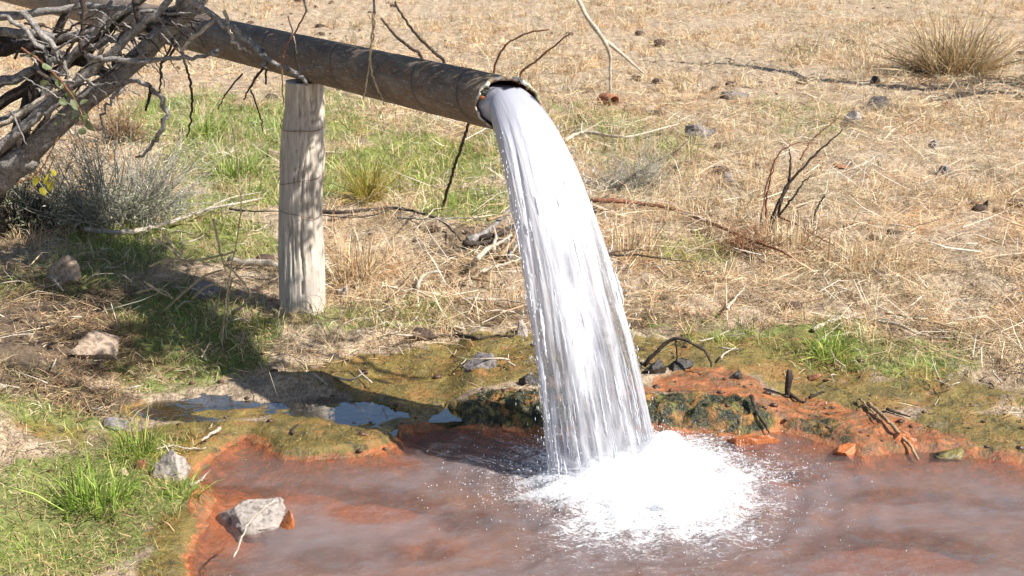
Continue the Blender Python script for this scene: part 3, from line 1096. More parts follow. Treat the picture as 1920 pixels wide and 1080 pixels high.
build_splash()


# ------------------------------------------------------------------ rocks
def rock(u, v, wpx, hpx, label, m, name='rock', cat='rock', seed=0, sub=5, flatk=1.0, cuts=16, rough=.12, sink=.05, dep=.8, z=None, group=None, peak=None):
    """u,v: middle of the bottom edge in the photograph; wpx, hpx: apparent size"""
    P = gnd(u, v) if z is None else flat(u, v, z)
    s = depth_of(P) / FPX
    W, Hh = wpx * s, hpx * s / math.cos(PITCH + .05)
    D = W * dep
    V, F = ico(sub)
    r_ = np.random.default_rng(seed + 100)
    for _ in range(cuts):
        n = r_.normal(0, 1, 3)
        n /= np.linalg.norm(n)
        d = r_.uniform(.30, .66)
        k = V @ n
        V = V - np.outer(np.maximum(0, k - d), n)
    if peak is not None:                        # lean the top towards one side
        V[:, 0] += peak * np.maximum(0, V[:, 2])
        V[:, 0] *= 1 - .45 * np.clip(V[:, 2], 0, 1)
        V[:, 1] *= 1 - .45 * np.clip(V[:, 2], 0, 1)
    nz = fbm(V[:, 0] * 2.2 + seed, V[:, 1] * 2.2 + V[:, 2] * 1.7, seed % 50, 4) - .5
    nz2 = fbm(V[:, 0] * 8 + seed, V[:, 1] * 8 + V[:, 2] * 7, seed % 50 + 3, 3) - .5
    V = V * (1 + rough * 2 * nz + rough * 1.0 * nz2)[:, None]
    V = V / (np.abs(V).max(0) + 1e-9)
    lo = -sink
    V[:, 2] = np.maximum(V[:, 2], -.6)
    Vw = np.stack([V[:, 0] * W / 2, V[:, 1] * D / 2, (V[:, 2] - lo) * Hh / (1 - lo) * 1.0], -1)
    ang = r_.uniform(-.25, .25)
    c, s_ = math.cos(ang), math.sin(ang)
    Vw[:, :2] = Vw[:, :2] @ np.array([[c, s_], [-s_, c]])
    o = link(name, mesh_np(name, Vw, F, False), m, None, [P[0], P[1] + D * .35, P[2] - .004])
    return tag(o, label, cat, group)


rock(303, 900, 96, 70, 'pale pinkish rock on the grassy bank between green tuft and pool', M['rock_pale'], seed=1, peak=.25, rough=.16)
rock(476, 1000, 178, 68, 'large pale triangular rock standing in the orange shallows', M['rock_pale'], seed=4, peak=.3, rough=.17, z=-.015)
rock(232, 892, 20, 16, 'tiny rounded brown pebble left of the pale pinkish rock', M['rock_tan'], 'pebble', 'pebble', seed=6, sub=2)
rock(262, 880, 30, 26, 'small brown stone touching the pale pinkish rock', M['rock_red'], 'pebble', 'pebble', seed=7, sub=3)
rock(122, 536, 100, 52, 'tan slab of rock with sunlit edge beside the shaded gully', M['rock_tan'], seed=9, peak=.25, dep=.7)
rock(168, 668, 96, 36, 'low tan rock half buried in the dry bank above the channel', M['rock_tan'], seed=12, dep=.9)
rock(205, 806, 64, 34, 'grey weathered rock at the end of the wet channel', M['rock_grey'], seed=14)
rock(378, 560, 62, 24, 'flat dark stone in the pipe shadow under straw stems', M['rock_grey'], seed=15)
rock(645, 562, 44, 24, 'small white stone at the right foot of the timber post', M['rock_pale'], seed=17)
rock(1374, 188, 74, 24, 'dark flat slab lying in the far dry grass', M['rock_grey'], seed=19, dep=.6, cuts=14)
rock(1646, 208, 64, 26, 'grey angular rock in dry field near the branch shadows', M['rock_grey'], seed=21)
rock(1602, 236, 58, 26, 'whitish rounded rock in the dry field', M['rock_pale'], seed=23)
rock(1776, 204, 22, 14, 'small reddish stone in the far dry grass', M['rock_red'], 'stone', 'stone', seed=25, sub=3)
rock(1643, 158, 26, 16, 'small dark stone on the shadow line in the field', M['rock_dark'], 'stone', 'stone', seed=26, sub=3)
rock(1212, 218, 46, 18, 'flat pale tan stone beside the hollow terracotta piece', M['rock_tan'], seed=27)
rock(984, 632, 34, 32, 'pinkish stone peeping out left of the falling water', M['rock_pale'], seed=29)
rock(912, 692, 92, 46, 'dark jagged rock on the mossy bank left of the jet', M['rock_grey'], seed=31, rough=.2)
rock(992, 724, 48, 30, 'round black stone close behind the left edge of the jet', M['rock_dark'], 'stone', 'stone', seed=33)
rock(1232, 702, 58, 28, 'black wet stone under the arched twig', M['rock_dark'], 'stone', 'stone', seed=35, rough=.2)
rock(1276, 692, 56, 18, 'low black lump right of the arched twig', M['rock_dark'], 'stone', 'stone', seed=36)
rock(1384, 712, 24, 16, 'small black knob on the orange bank', M['rock_dark'], 'stone', 'stone', seed=37, sub=3)
rock(1524, 714, 34, 14, 'small brown stone on the edge of the orange bank', M['rock_red'], 'stone', 'stone', seed=38, sub=3)
rock(948, 806, 130, 62, 'dark mossy wet boulder at the pool edge left of the jet', M['rock_moss'], 'boulder', 'boulder', seed=41, rough=.42, sub=5, dep=.55, z=-.01)
rock(1010, 800, 80, 52, 'mossy wet boulder directly behind the foot of the jet', M['rock_moss'], 'boulder', 'boulder', seed=42, rough=.42, dep=.5, z=-.01)
rock(1262, 806, 90, 50, 'dripping mossy ledge rock just right of the jet', M['rock_moss'], 'boulder', 'boulder', seed=43, rough=.42, sub=5, dep=.5, z=-.01)
rock(1368, 812, 110, 54, 'broad dark mossy boulder right of the jet on the orange bank', M['rock_moss'], 'boulder', 'boulder', seed=44, rough=.40, sub=5, dep=.5, z=-.01)
rock(1412, 850, 100, 42, 'bright orange stained boulder breaking the pool surface', M['rock_orange'], 'boulder', 'boulder', seed=45, z=-.03, dep=.7)
rock(1590, 858, 60, 22, 'orange stained stone low at the right pool edge', M['rock_orange'], 'stone', 'stone', seed=46, z=-.012)
rock(1680, 848, 80, 34, 'crusted orange and pale lump under the two slanting sticks', M['rock_orange'], 'stone', 'stone', seed=47, z=-.01, rough=.2)
rock(1800, 858, 120, 32, 'dark mossy ledge stone at the pool edge by the slanting sticks', M['rock_moss'], 'boulder', 'boulder', seed=48, z=-.01, rough=.2)
rock(540, 1000, 40, 44, 'ochre stained stone against the large triangular rock', M['rock_orange'], 'stone', 'stone', seed=49, z=-.02, sub=3)
rock(512, 296, 40, 16, 'tan stone in the green grass left of the post', M['rock_tan'], 'stone', 'stone', seed=51)
rock(1578, 316, 34, 12, 'brown clod in the dry field behind the bare sapling', M['rock_red'], 'stone', 'stone', seed=52, sub=3)
rock(1846, 398, 30, 24, 'black clod of earth at the right edge of the field', M['rock_dark'], 'stone', 'stone', seed=53, sub=3)
rock(1752, 282, 30, 18, 'dark crumbly clod in the field right of the whitish rock', M['rock_grey'], 'stone', 'stone', seed=54, sub=3)
rock(1770, 330, 34, 18, 'brownish clod below the dark crumbly one', M['rock_grey'], 'stone', 'stone', seed=55, sub=3)
rock(1310, 262, 60, 26, 'dark crumbly earth mound behind the grey brush', M['rock_grey'], 'stone', 'stone', seed=56, rough=.28)
rock(1365, 345, 36, 20, 'small dark clod between grey brush and bare sapling', M['rock_grey'], 'stone', 'stone', seed=57, sub=3, rough=.25)


def build_pot():
    P = gnd(1152, 200)
    root = empty('clay_pipe', P)
    tag(root, 'short hollow piece of terracotta pipe lying in the dry grass', 'clay pipe')
    s = depth_of(P) / FPX
    ax = np.array([.55, -.83, 0.0]); ex = np.array([.83, .55, 0]); r = 13 * s
    seg = 28
    th = np.linspace(0, 2 * math.pi, seg, endpoint=False)
    rings = [(0.0, .80), (-.012, 1.0), (-.09, 1.02), (-.17, .98)]
    def ring(d, k):
        return P + [0, 0, r * .82] + ax * d + (k * r * (1 + .05 * np.sin(3 * th)))[:, None] * (np.cos(th)[:, None] * ex + np.sin(th)[:, None] * np.array([0, 0, 1]))
    V = np.concatenate([ring(-.16, .66), ring(-.004, .72), ring(.004, .82)] + [ring(d, k) for d, k in rings[1:]])
    q = []
    for i in range(5):
        j = np.arange(seg)
        q.append(np.stack([i * seg + j, i * seg + (j + 1) % seg, (i + 1) * seg + (j + 1) % seg, (i + 1) * seg + j], -1))
    link('tube_wall', mesh_np('tube_wall', V, np.concatenate(q)), M['rock_red'], root)
    V, F = ico(3)
    V = V * [.07, .05, .035] * (1 + .4 * (fbm(V[:, 0] * 2, V[:, 1] * 2 + V[:, 2], 4, 3) - .5))[:, None]
    link('clay_lump', mesh_np('clay_lump', V + P + [-.08, .08, .03], F), M['rock_red'], root)


build_pot()

# ------------------------------------------------------------------ sticks, branches and twigs on the ground
_sd = [0]


def px_pts(pts, lift=0.006, Y=None):
    if Y is None and len(pts[0]) == 2:
        return gnd_many([p[0] for p in pts], [p[1] for p in pts], lift)
    return np.array([at(p[0], p[1], p[2] if len(p) == 3 else Y) for p in pts])


def stick(label, pts, rpx, m, name='fallen_branch', cat='branch', Y=None, lift=0.008, side=(), knot=.2, group=None, taper=.35, jit=.002):
    _sd[0] += 1
    lift = lift + (.03 if pts[0][1] < 600 else 0)
    P = px_pts(pts, lift, Y)
    s = np.mean([depth_of(p) for p in P]) / FPX
    r = np.atleast_1d(np.array(rpx, float)) * s * 0.5
    if len(r) == 1: r = np.array([r[0], r[0] * (1 + taper) / 2, r[0] * taper])
    mb = MB()
    mb.add(*tube(P, r, 8, None, knot, jit, _sd[0]))
    o = link(name, mb.mesh(name), m)
    tag(o, label, cat, group)
    for sp in side:
        pp, rp = sp[0], sp[1]
        mb = MB()
        mb.add(*tube(px_pts(pp, lift + .01, Y), [rp * s * .5, rp * s * .2], 6, None, knot, jit * .7, _sd[0] * 7 + len(pp)))
        link('side_twig', mb.mesh('side_twig'), m, o, (0, 0, 0))
    return o


K = M
stick('long dark branch arching over the grass right of the post', [(598, 397), (640, 398), (690, 393), (735, 390), (780, 397), (825, 412), (848, 432), (866, 452)], 8, K['dark_bark'], lift=.03, side=[([(735, 390), (705, 402), (660, 408), (600, 404)], 4), ([(780, 397), (760, 420), (742, 440)], 3)])
stick('bleached branch lying in front of the grey shrub', [(160, 430), (230, 437), (290, 425), (330, 413), (385, 395), (440, 382), (490, 372)], 10, K['pale_wood'], lift=.03, side=[([(385, 395), (430, 372), (490, 360)], 4)])
stick('thin dark twig running into the left side of the post', [(430, 394), (470, 396), (525, 398)], 5, K['dark_bark'], lift=.04)
stick('short bleached log behind the left side of the post', [(430, 488), (460, 492), (500, 494), (530, 500)], 15, K['pale_wood'], 'fallen_log', 'log', lift=.01, taper=.8)
stick('long red brown branch in the dry grass right of the jet', [(1108, 376), (1150, 377), (1200, 381), (1250, 390), (1300, 405), (1350, 425), (1400, 447), (1460, 472), (1500, 490)], 10, K['red_bark'], lift=.035, side=[([(1390, 442), (1420, 420), (1440, 430)], 4), ([(1385, 440), (1390, 458), (1396, 470)], 3)])
stick('thin red twig crossing the straw below the bare sapling', [(1458, 405), (1500, 425), (1540, 448), (1582, 472)], 4, K['red_bark'], lift=.05)
stick('thin dark wire-like twig just right of the jet', [(1135, 478), (1190, 478), (1240, 484), (1300, 492)], 4, K['dark_bark'], lift=.04, side=[([(1135, 476), (1180, 469), (1230, 470)], 2.5)])
stick('long bleached bent stick above the right mossy bank', [(1525, 617), (1560, 602), (1592, 594), (1640, 602), (1690, 612), (1730, 628), (1790, 634), (1845, 628)], 8, K['pale_wood'], lift=.02, taper=.5, side=[([(1592, 594), (1560, 620), (1535, 640)], 4), ([(1790, 634), (1812, 652), (1830, 668)], 3)])
stick('thin pale twig behind the long bent stick', [(1660, 588), (1720, 600), (1790, 616), (1850, 640)], 4, K['tan_wood'], lift=.02)
stick('small crooked white twig on the bank right of the post', [(713, 641), (722, 628), (736, 624), (748, 622), (752, 606)], 5, K['pale_wood'], 'twig', 'twig', lift=.008, taper=.7)
stick('pale thin branch reaching behind the jet at mid height', [(872, 560), (910, 561), (945, 562), (985, 570), (1010, 580)], 7, K['pale_wood'], lift=.015)
stick('black root-like stick on the moss left of the jet', [(795, 633), (830, 630), (865, 628), (890, 634), (930, 631), (962, 628), (982, 612)], 7, K['dark_bark'], lift=.008, side=[([(865, 628), (850, 618), (832, 606)], 3)])
stick('short white twig above the black root-like stick', [(815, 615), (840, 613), (868, 616)], 5, K['pale_wood'], 'twig', 'twig', taper=.8)
stick('pale forked branch in the grass right of the upper jet', [(1060, 264), (1078, 253), (1100, 250), (1135, 253), (1175, 257), (1220, 248), (1270, 233)], 8, K['pale_wood'], lift=.03, side=[([(1090, 250), (1090, 236), (1092, 228)], 4)])
stick('dark bent stick rising out of the grey brush', [(1155, 350), (1180, 335), (1215, 310), (1260, 290), (1290, 262)], 5, K['dark_bark'], lift=.08)
stick('tan diagonal stick in the straw by the foot of the jet', [(1363, 578), (1378, 560), (1396, 538)], 6, K['pale_wood'], 'twig', 'twig', lift=.03)
stick('curved brown branch over the straw near the small mound', [(1280, 262), (1260, 240), (1230, 262)], 2, K['tan_wood'], 'twig', 'twig', lift=.05)
stick('curled pale branch on the straw between post and jet', [(783, 540), (790, 520), (810, 512), (830, 510)], 8, K['pale_wood'], lift=.02, taper=.6)
stick('brownish branch lying flat left of the jet', [(845, 530), (880, 522), (915, 526), (940, 538)], 8, K['tan_wood'], lift=.015)
stick('long pale stick among the straw left of the jet', [(900, 510), (935, 500), (975, 487), (1000, 480)], 7, K['pale_wood'], lift=.02)
stick('crossed tan stick low on the straw', [(730, 560), (760, 530), (800, 480), (830, 455)], 5, K['tan_wood'], lift=.03)
stick('pale stick standing out from straw clump right of the post', [(660, 560), (700, 545), (745, 540), (800, 552)], 5, K['tan_wood'], lift=.012)
stick('slender grey branch across the grass behind the long dark branch', [(745, 408), (800, 411), (860, 408), (905, 411)], 4, K['grey_bark'], lift=.03)
stick('weathered stick on the left bank below the tan slab', [(96, 520), (110, 535), (118, 545)], 5, K['pale_wood'], 'twig', 'twig', lift=.04)
# pile of sticks left of the jet
for i, (pts, r, mt, lb) in enumerate([
        ([(878, 452), (905, 440), (930, 420), (958, 392)], 12, 'grey_bark', 'thick grey stick leaning highest in the stick pile'),
        ([(900, 448), (930, 440), (960, 425), (990, 412)], 9, 'dark_bark', 'dark stick across the middle of the stick pile'),
        ([(925, 470), (930, 445), (924, 425)], 7, 'pale_wood', 'short pale upright stick in the stick pile'),
        ([(895, 485), (915, 470), (935, 458), (960, 440)], 8, 'pale_wood', 'pale stick slanting out of the front of the stick pile'),
        ([(940, 478), (958, 455), (975, 430)], 7, 'tan_wood', 'tan stick close to the jet in the stick pile'),
        ([(955, 480), (968, 460), (985, 445)], 6, 'grey_bark', 'thin grey stick lowest beside the jet in the stick pile'),
        ([(870, 456), (900, 458), (945, 452)], 9, 'dark_bark', 'dark flat stick at the base of the stick pile'),
        ([(915, 415), (940, 405), (972, 400)], 6, 'tan_wood', 'tan stick on top of the stick pile')]):
    stick(lb, pts, r * 1.35, K[mt], 'loose_stick', 'stick', lift=.03 + .012 * (i % 4), group='pile of sticks left of the jet')
# arched twig on the black stone
YA = gnd(1215, 692)[1]
stick('black arched twig rising from the stone right of the jet', [(1208, 686, YA), (1232, 658, YA), (1264, 633, YA), (1300, 646, YA - .03), (1325, 662, YA - .06), (1334, 688, YA - .08)], 8, K['dark_bark'], 'twig', 'twig', taper=.5, side=[([(1266, 636, YA), (1269, 662, YA), (1267, 694, YA)], 4)])
YB = gnd(1478, 745)[1]
stick('black burnt stub with a round knob on the orange bank', [(1476, 745, YB), (1477, 728, YB), (1480, 710, YB), (1480, 694, YB)], [9, 9, 15, 17, 10], K['dark_bark'], 'wood_stub', 'stub')
stick('black stick fallen beside the burnt stub', [(1480, 738), (1495, 748), (1508, 754)], 8, K['dark_bark'], 'twig', 'twig')
stick('short dark stick lying right of the burnt stub', [(1518, 745), (1535, 738), (1548, 733)], 7, K['dark_bark'], 'twig', 'twig')
stick('long brown stick slanting down into the pool at right', [(1628, 756), (1650, 775), (1675, 800), (1700, 828), (1722, 860)], 9, K['tan_wood'], lift=.02, taper=.6)
stick('thin brown stick crossing the long slanting one', [(1612, 748), (1632, 768), (1655, 790)], 5, K['tan_wood'], 'twig', 'twig', lift=.02)
stick('dark short stick above the long slanting one', [(1662, 766), (1682, 774), (1708, 782)], 7, K['dark_bark'], 'twig', 'twig', lift=.012)
stick('mossy black stick leaning over the ledge right of the jet', [(1408, 742), (1420, 770), (1436, 800), (1442, 812)], 8, K['dark_bark'], 'twig', 'twig', lift=.03)
stick('white short stick on the algae near the channel', [(378, 826), (395, 814), (412, 803)], [4, 6, 8], K['pale_wood'], 'twig', 'twig', lift=.02)
stick('thin white stick by the edge of the orange shallows', [(358, 910), (375, 897), (394, 881)], 6, K['pale_wood'], 'twig', 'twig', lift=.012)
stick('pale bowed stem over the grass behind the pinkish rock', [(290, 842), (320, 836), (350, 838), (385, 840)], 5, K['pale_wood'], 'twig', 'twig', lift=.02)
stick('bent white stem leaning across the large triangular rock', [(515, 938, 3.72), (490, 958, 3.68), (468, 980, 3.64), (452, 1010, 3.58), (440, 1045, 3.52)], 5, K['pale_wood'], 'twig', 'twig', taper=.6)
stick('small crooked black stub on the flat algae patch', [(548, 812), (550, 802), (562, 795)], 7, K['dark_bark'], 'twig', 'twig', lift=.012)
stick('thin twig lying on the mossy hummock', [(588, 700), (600, 710), (614, 722)], 5, K['pale_wood'], 'twig', 'twig', lift=.01)
stick('tiny forked twig on the shaded channel bank', [(470, 708), (485, 714), (505, 714)], 4, K['grey_bark'], 'twig', 'twig', lift=.01)
# sticks behind and beside the pipe
YS = gnd(828, 394)[1]
stick('straight black stick leaning from the grass up to the pipe', [(828, 394, YS), (850, 320, YS - .35), (866, 272, YS - .6), (880, 228, YS - .85)], 6, K['dark_bark'], 'leaning_stick', 'stick', taper=.8)
YT = gnd(1145, 176)[1]
stick('bleached bare branch standing in the far grass', [(1145, 176, YT), (1144, 140, YT), (1143, 100, YT), (1128, 70, YT), (1100, 30, YT + .2), (1080, -10, YT + .3)], [4, 5, 7, 8, 8, 8], K['pale_wood'], 'standing_branch', 'branch', taper=.9, side=[([(1135, 76, YT), (1165, 100, YT), (1185, 118, YT), (1207, 138, YT)], 9)])
for k, (pts, lb) in enumerate([
        ([(832, 116), (815, 100), (790, 75), (765, 45), (740, 5)], 'dark bowed stem behind the pipe, nearer its mouth'),
        ([(790, 106), (770, 90), (740, 65), (715, 35)], 'dark bowed stem behind the pipe, nearer the post'),
        ([(926, 138), (935, 105), (955, 80), (990, 62), (1030, 55)], 'thin brown arching stem behind the pipe mouth'),
        ([(975, 142), (1005, 115), (1040, 85), (1070, 62)], 'slanting thin stem behind the pipe mouth')]):
    base = [(836, 168), (797, 156), (924, 188), (985, 196)][k]
    g = gnd(*base)
    Yk = g[1]
    P3 = np.vstack([[g], [at(u, v, Yk - .1 * i) for i, (u, v) in enumerate(pts)]])
    r = (6 if k < 2 else 4) * .5 * depth_of(g) / FPX
    mb = MB()
    mb.add(*tube(P3, [r * 1.2, r, r * .7], 6, 30, .15, .003, k))
    tag(link('bowed_stem', mb.mesh('bowed_stem'), M['dark_bark' if k < 2 else 'red_bark']), lb, 'stem')


# ------------------------------------------------------------------ dead tree on the left
def leaf_material(name, c0, c1):
    m, nt, out = mat(name)
    n = N(nt)
    c = n.ramp(n.noise(n.obj(), 30, 3), [(.35, c0), (.65, c1)])
    t = n.new('ShaderNodeBsdfTranslucent')
    n.put(t, 0, c)
    finish(nt, out, n.mixsh(.4, n.bsdf(c, .5, None, .35), t.outputs[0]))
    return m


def leaf_mesh(c, d, ln, w, seed):
    r_ = np.random.default_rng(seed)
    d = d / np.linalg.norm(d)
    s = np.cross(d, r_.normal(0, 1, 3)); s /= np.linalg.norm(s)
    nrm = np.cross(d, s)
    t = np.linspace(0, 1, 7)
    wid = w * np.sin(np.pi * np.clip(t * .96 + .04, 0, 1)) ** .7
    mid = c + d * (t * ln)[:, None] - nrm * (.15 * ln * t ** 2)[:, None]
    V = np.concatenate([mid - s * wid[:, None] + nrm * (.25 * wid)[:, None], mid, mid + s * wid[:, None] + nrm * (.25 * wid)[:, None]])
    i = np.arange(6)
    q = np.concatenate([np.stack([i, i + 1, i + 8, i + 7], -1), np.stack([i + 7, i + 8, i + 15, i + 14], -1)])
    return mesh_np('leaf', V, q)


def build_dead_tree():
    base = np.array([-2.95, 6.25, 0])
    base[2] = gz1(base[0], base[1])
    root = empty('dead_tree', base)
    tag(root, 'gnarled grey dead tree with tangled limbs over the pipe', 'tree')

    def limb(name, pts, rpx, m='grey_bark', knot=.16, seg=10, jit=.006, par=None, seed=[0]):
        seed[0] += 1
        P = np.array([at(u, v, Y) if len((u, v, Y)) == 3 and abs(v) < 5000 else (u, v, Y) for u, v, Y in pts])
        s = 6.2 / FPX * .5
        mb = MB()
        mb.add(*tube(P, np.array(rpx, float) * s * (.62 if np.max(rpx) > 13 and name == 'limb' and seed[0] > 1 else .8), seg, None, knot, jit, seed[0]))
        return link(name, mb.mesh(name), M[m], root if par is None else par, None if par is None else (0, 0, 0))
    # trunk: from the ground beyond the frame
    t0 = [base + [0, 0, -.1], base + [.05, 0, .22], base + [.25, -.05, .45], at(-20, 345, 6.2), at(60, 288, 6.15)]
    mb = MB()
    mb.add(*tube(t0, [.16, .13, .10, .075, .062], 16, 30, .14, .006, 3))
    link('trunk', mb.mesh('trunk'), M['grey_bark'], root)
    main = limb('limb', [(50, 296, 6.15), (95, 250, 6.13), (130, 218, 6.12), (185, 172, 6.1), (225, 140, 6.1), (262, 108, 6.08), (300, 72, 6.05), (345, 25, 6.0), (390, -25, 5.95)], [50, 48, 45, 44, 46, 44, 40, 34, 28], seg=14)
    limb('limb', [(-60, 330, 6.2), (20, 262, 6.1), (80, 205, 6.05), (130, 165, 6.0), (185, 120, 5.98), (235, 80, 5.95), (290, 30, 5.9), (330, -20, 5.9)], [40, 34, 30, 27, 25, 24, 22, 18], seg=12)
    limb('limb', [(-40, 250, 6.3), (30, 215, 6.3), (75, 190, 6.3), (110, 140, 6.28), (150, 95, 6.25), (185, 55, 6.2), (215, 0, 6.2)], [30, 28, 26, 24, 24, 20, 16], seg=12)
    limb('limb', [(-60, 170, 6.4), (20, 150, 6.4), (90, 118, 6.4), (160, 92, 6.35), (230, 66, 6.3), (290, 40, 6.3), (350, 10, 6.2)], [34, 30, 26, 24, 22, 18, 14], seg=12)
    limb('limb', [(-80, 110, 6.5), (0, 92, 6.5), (70, 84, 6.45), (150, 62, 6.4), (220, 36, 6.4), (280, -10, 6.4)], [44, 40, 36, 30, 24, 18], 'dark_bark', seg=12)
    limb('limb', [(-40, 60, 6.3), (40, 62, 6.3), (110, 70, 6.3), (170, 60, 6.3), (240, 20, 6.3), (270, -20, 6.3)], [30, 28, 22, 18, 14, 10], seg=10)
    limb('limb', [(222, 150, 6.2), (215, 120, 6.2), (222, 90, 6.2), (236, 60, 6.2), (262, 20, 6.2)], [20, 22, 20, 18, 14], 'dark_bark')
    limb('limb', [(60, 130, 6.0), (90, 150, 6.0), (118, 175, 6.0), (140, 205, 6.05)], [14, 14, 12, 10], 'dark_bark')
    limb('limb', [(30, 330, 6.25), (60, 262, 6.25), (92, 215, 6.25), (100, 170, 6.25)], [26, 22, 18, 14], 'dark_bark')
    limb('limb', [(-30, 420, 6.3), (10, 330, 6.3), (50, 240, 6.35), (70, 170, 6.35), (80, 110, 6.35), (60, 40, 6.35)], [40, 36, 32, 28, 24, 20], 'dark_bark', seg=12)
    limb('limb', [(-60, 20, 6.2), (10, 30, 6.2), (90, 20, 6.2), (170, 10, 6.2), (260, 22, 6.2), (330, 12, 6.2)], [26, 26, 22, 18, 14, 8], 'grey_bark', seg=10)
    # long thin branch crossing in front
    limb('branch', [(165, 104, 5.9), (200, 112, 5.85), (260, 113, 5.8), (330, 108, 5.75), (385, 104, 5.72), (405, 98, 5.7), (412, 92, 5.7)], [12, 12, 11, 9, 9, 12, 8])
    limb('branch', [(340, -10, 5.7), (400, 30, 5.65), (438, 58, 5.62), (470, 80, 5.6), (496, 106, 5.55), (530, 128, 5.5), (560, 142, 5.5), (580, 158, 5.48)], [14, 13, 12, 12, 11, 11, 11, 6], seg=9)
    limb('twig', [(562, 140, 5.5), (575, 130, 5.5), (590, 127, 5.5), (608, 128, 5.5)], [6, 6, 5, 3])
    limb('twig', [(470, 78, 5.6), (490, 90, 5.58), (494, 112, 5.55), (496, 128, 5.52)], [8, 7, 7, 4])
    limb('branch', [(420, 20, 5.65), (432, 60, 5.65), (440, 78, 5.63), (455, 90, 5.62), (470, 102, 5.6)], [8, 7, 7, 6, 3], 'pale_wood')
    limb('branch', [(400, 40, 5.7), (370, 68, 5.7), (350, 82, 5.7), (338, 90, 5.7)], [8, 9, 9, 5], 'pale_wood')
    limb('branch', [(-20, 250, 5.95), (70, 190, 5.95), (118, 160, 5.92), (165, 125, 5.9), (205, 80, 5.88)], [10, 9, 9, 8, 5], 'pale_wood')
    # dark drooping twigs below the limbs
    for pts, r in [([(330, 70), (345, 110), (356, 150), (360, 190), (357, 225), (352, 258)], [6, 6, 6, 6, 5, 3]),
                   ([(345, 60), (322, 100), (304, 118), (302, 150), (298, 175)], [7, 6, 6, 5, 3]),
                   ([(330, 50), (320, 90), (304, 112)], [6, 6, 5]),
                   ([(505, 110), (486, 138), (468, 165), (456, 188)], [6, 6, 5, 3]),
                   ([(470, 168), (480, 195), (490, 225), (492, 248)], [4, 4, 3, 2]),
                   ([(455, 138), (432, 165), (418, 185), (408, 205)], [4, 4, 3, 2]),
                   ([(500, 130), (498, 146), (497, 158)], [6, 5, 4]),
                   ([(200, 110), (170, 130), (150, 160), (130, 190)], [7, 6, 5, 3]),
                   ([(260, 100), (215, 130), (180, 150), (140, 165), (100, 190)], [6, 6, 5, 4, 3]),
                   ([(160, 60), (130, 90), (112, 130), (108, 160)], [7, 6, 5, 4])]:
        Y = 5.85 + random.random() * .3
        limb('twig', [(u, v, Y) for u, v in pts], r, 'dark_bark', jit=.002, seg=6)
    r_ = np.random.default_rng(21)
    for k in range(90):
        u, v = r_.uniform(20, 330), r_.uniform(20, 230)
        if v > 270 - u * .75: v = max(10, 240 - u * .7)
        a, L = r_.uniform(-1.2, 1.0), r_.uniform(40, 120)
        Y = r_.uniform(5.85, 6.5)
        limb('twig', [(u, v, Y), (u + L * .5 * math.cos(a), v - L * .5 * math.sin(a) + r_.normal(0, 8), Y - .05), (u + L * math.cos(a), v - L * math.sin(a) + 6, Y - .08)], [r_.uniform(3, 7), 4, 1.5], r_.choice(['dark_bark', 'grey_bark', 'grey_bark']), jit=.003, seg=6)
    for k, (pts, r, mt) in enumerate([
            ([(-90, 60, 6.6), (10, 70, 6.6), (100, 100, 6.55), (170, 120, 6.5), (210, 150, 6.5)], [50, 46, 40, 32, 24], 'dark_bark'),
            ([(-60, 220, 6.55), (10, 190, 6.55), (70, 150, 6.5), (130, 120, 6.5), (190, 70, 6.45), (240, 20, 6.4)], [46, 40, 34, 30, 24, 18], 'dark_bark'),
            ([(-60, 400, 6.5), (0, 310, 6.5), (40, 230, 6.5), (60, 150, 6.5), (110, 60, 6.45), (140, -10, 6.4)], [44, 40, 36, 30, 26, 20], 'dark_bark'),
            ([(-30, 300, 6.0), (40, 240, 5.98), (95, 205, 5.96), (150, 180, 5.95), (190, 160, 5.95)], [22, 20, 17, 13, 8], 'grey_bark'),
            ([(40, 20, 6.0), (85, 70, 6.0), (115, 115, 6.0), (125, 150, 6.02)], [20, 18, 15, 9], 'grey_bark'),
            ([(150, -20, 6.05), (160, 30, 6.05), (150, 75, 6.05), (165, 110, 6.05), (160, 150, 6.05)], [16, 15, 13, 10, 6], 'dark_bark'),
            ([(250, -20, 6.1), (262, 30, 6.1), (285, 62, 6.1), (300, 90, 6.1)], [20, 18, 16, 12], 'dark_bark'),
            ([(-40, 10, 6.0), (30, 40, 5.95), (80, 95, 5.95), (100, 130, 5.95), (140, 150, 5.95)], [16, 14, 12, 9, 5], 'grey_bark')]):
        limb('limb', pts, r, mt, seg=10)
    # added, unseen: heavy leafy limb that shades the left bank and pipe
    ov = np.array([SUN_DIR.x, SUN_DIR.y, SUN_DIR.z]) / SUN_DIR.z
    pts = [flat(u, v, .12) + ov * h for u, v, h in [(330, 640, 2.25), (270, 585, 2.3), (190, 530, 2.3), (110, 480, 2.25), (30, 430, 2.15), (-80, 390, 2.0)]]
    mb = MB()
    mb.add(*tube(pts[::-1] , [.11, .10, .085, .07, .05, .02], 10, None, .15, .012, 9))
    link('limb', mb.mesh('limb'), M['grey_bark'], root)
    mb = MB()
    mb.add(*tube([at(-20, 345, 6.2), base + [.3, -.3, 1.5], base + [1.2, -.6, 2.1], pts[-1]], [.09, .085, .09, .10], 10, None, .15, .012, 10))
    link('limb', mb.mesh('limb'), M['grey_bark'], root)  # joins the added limb to the trunk, out of view
    lv = []
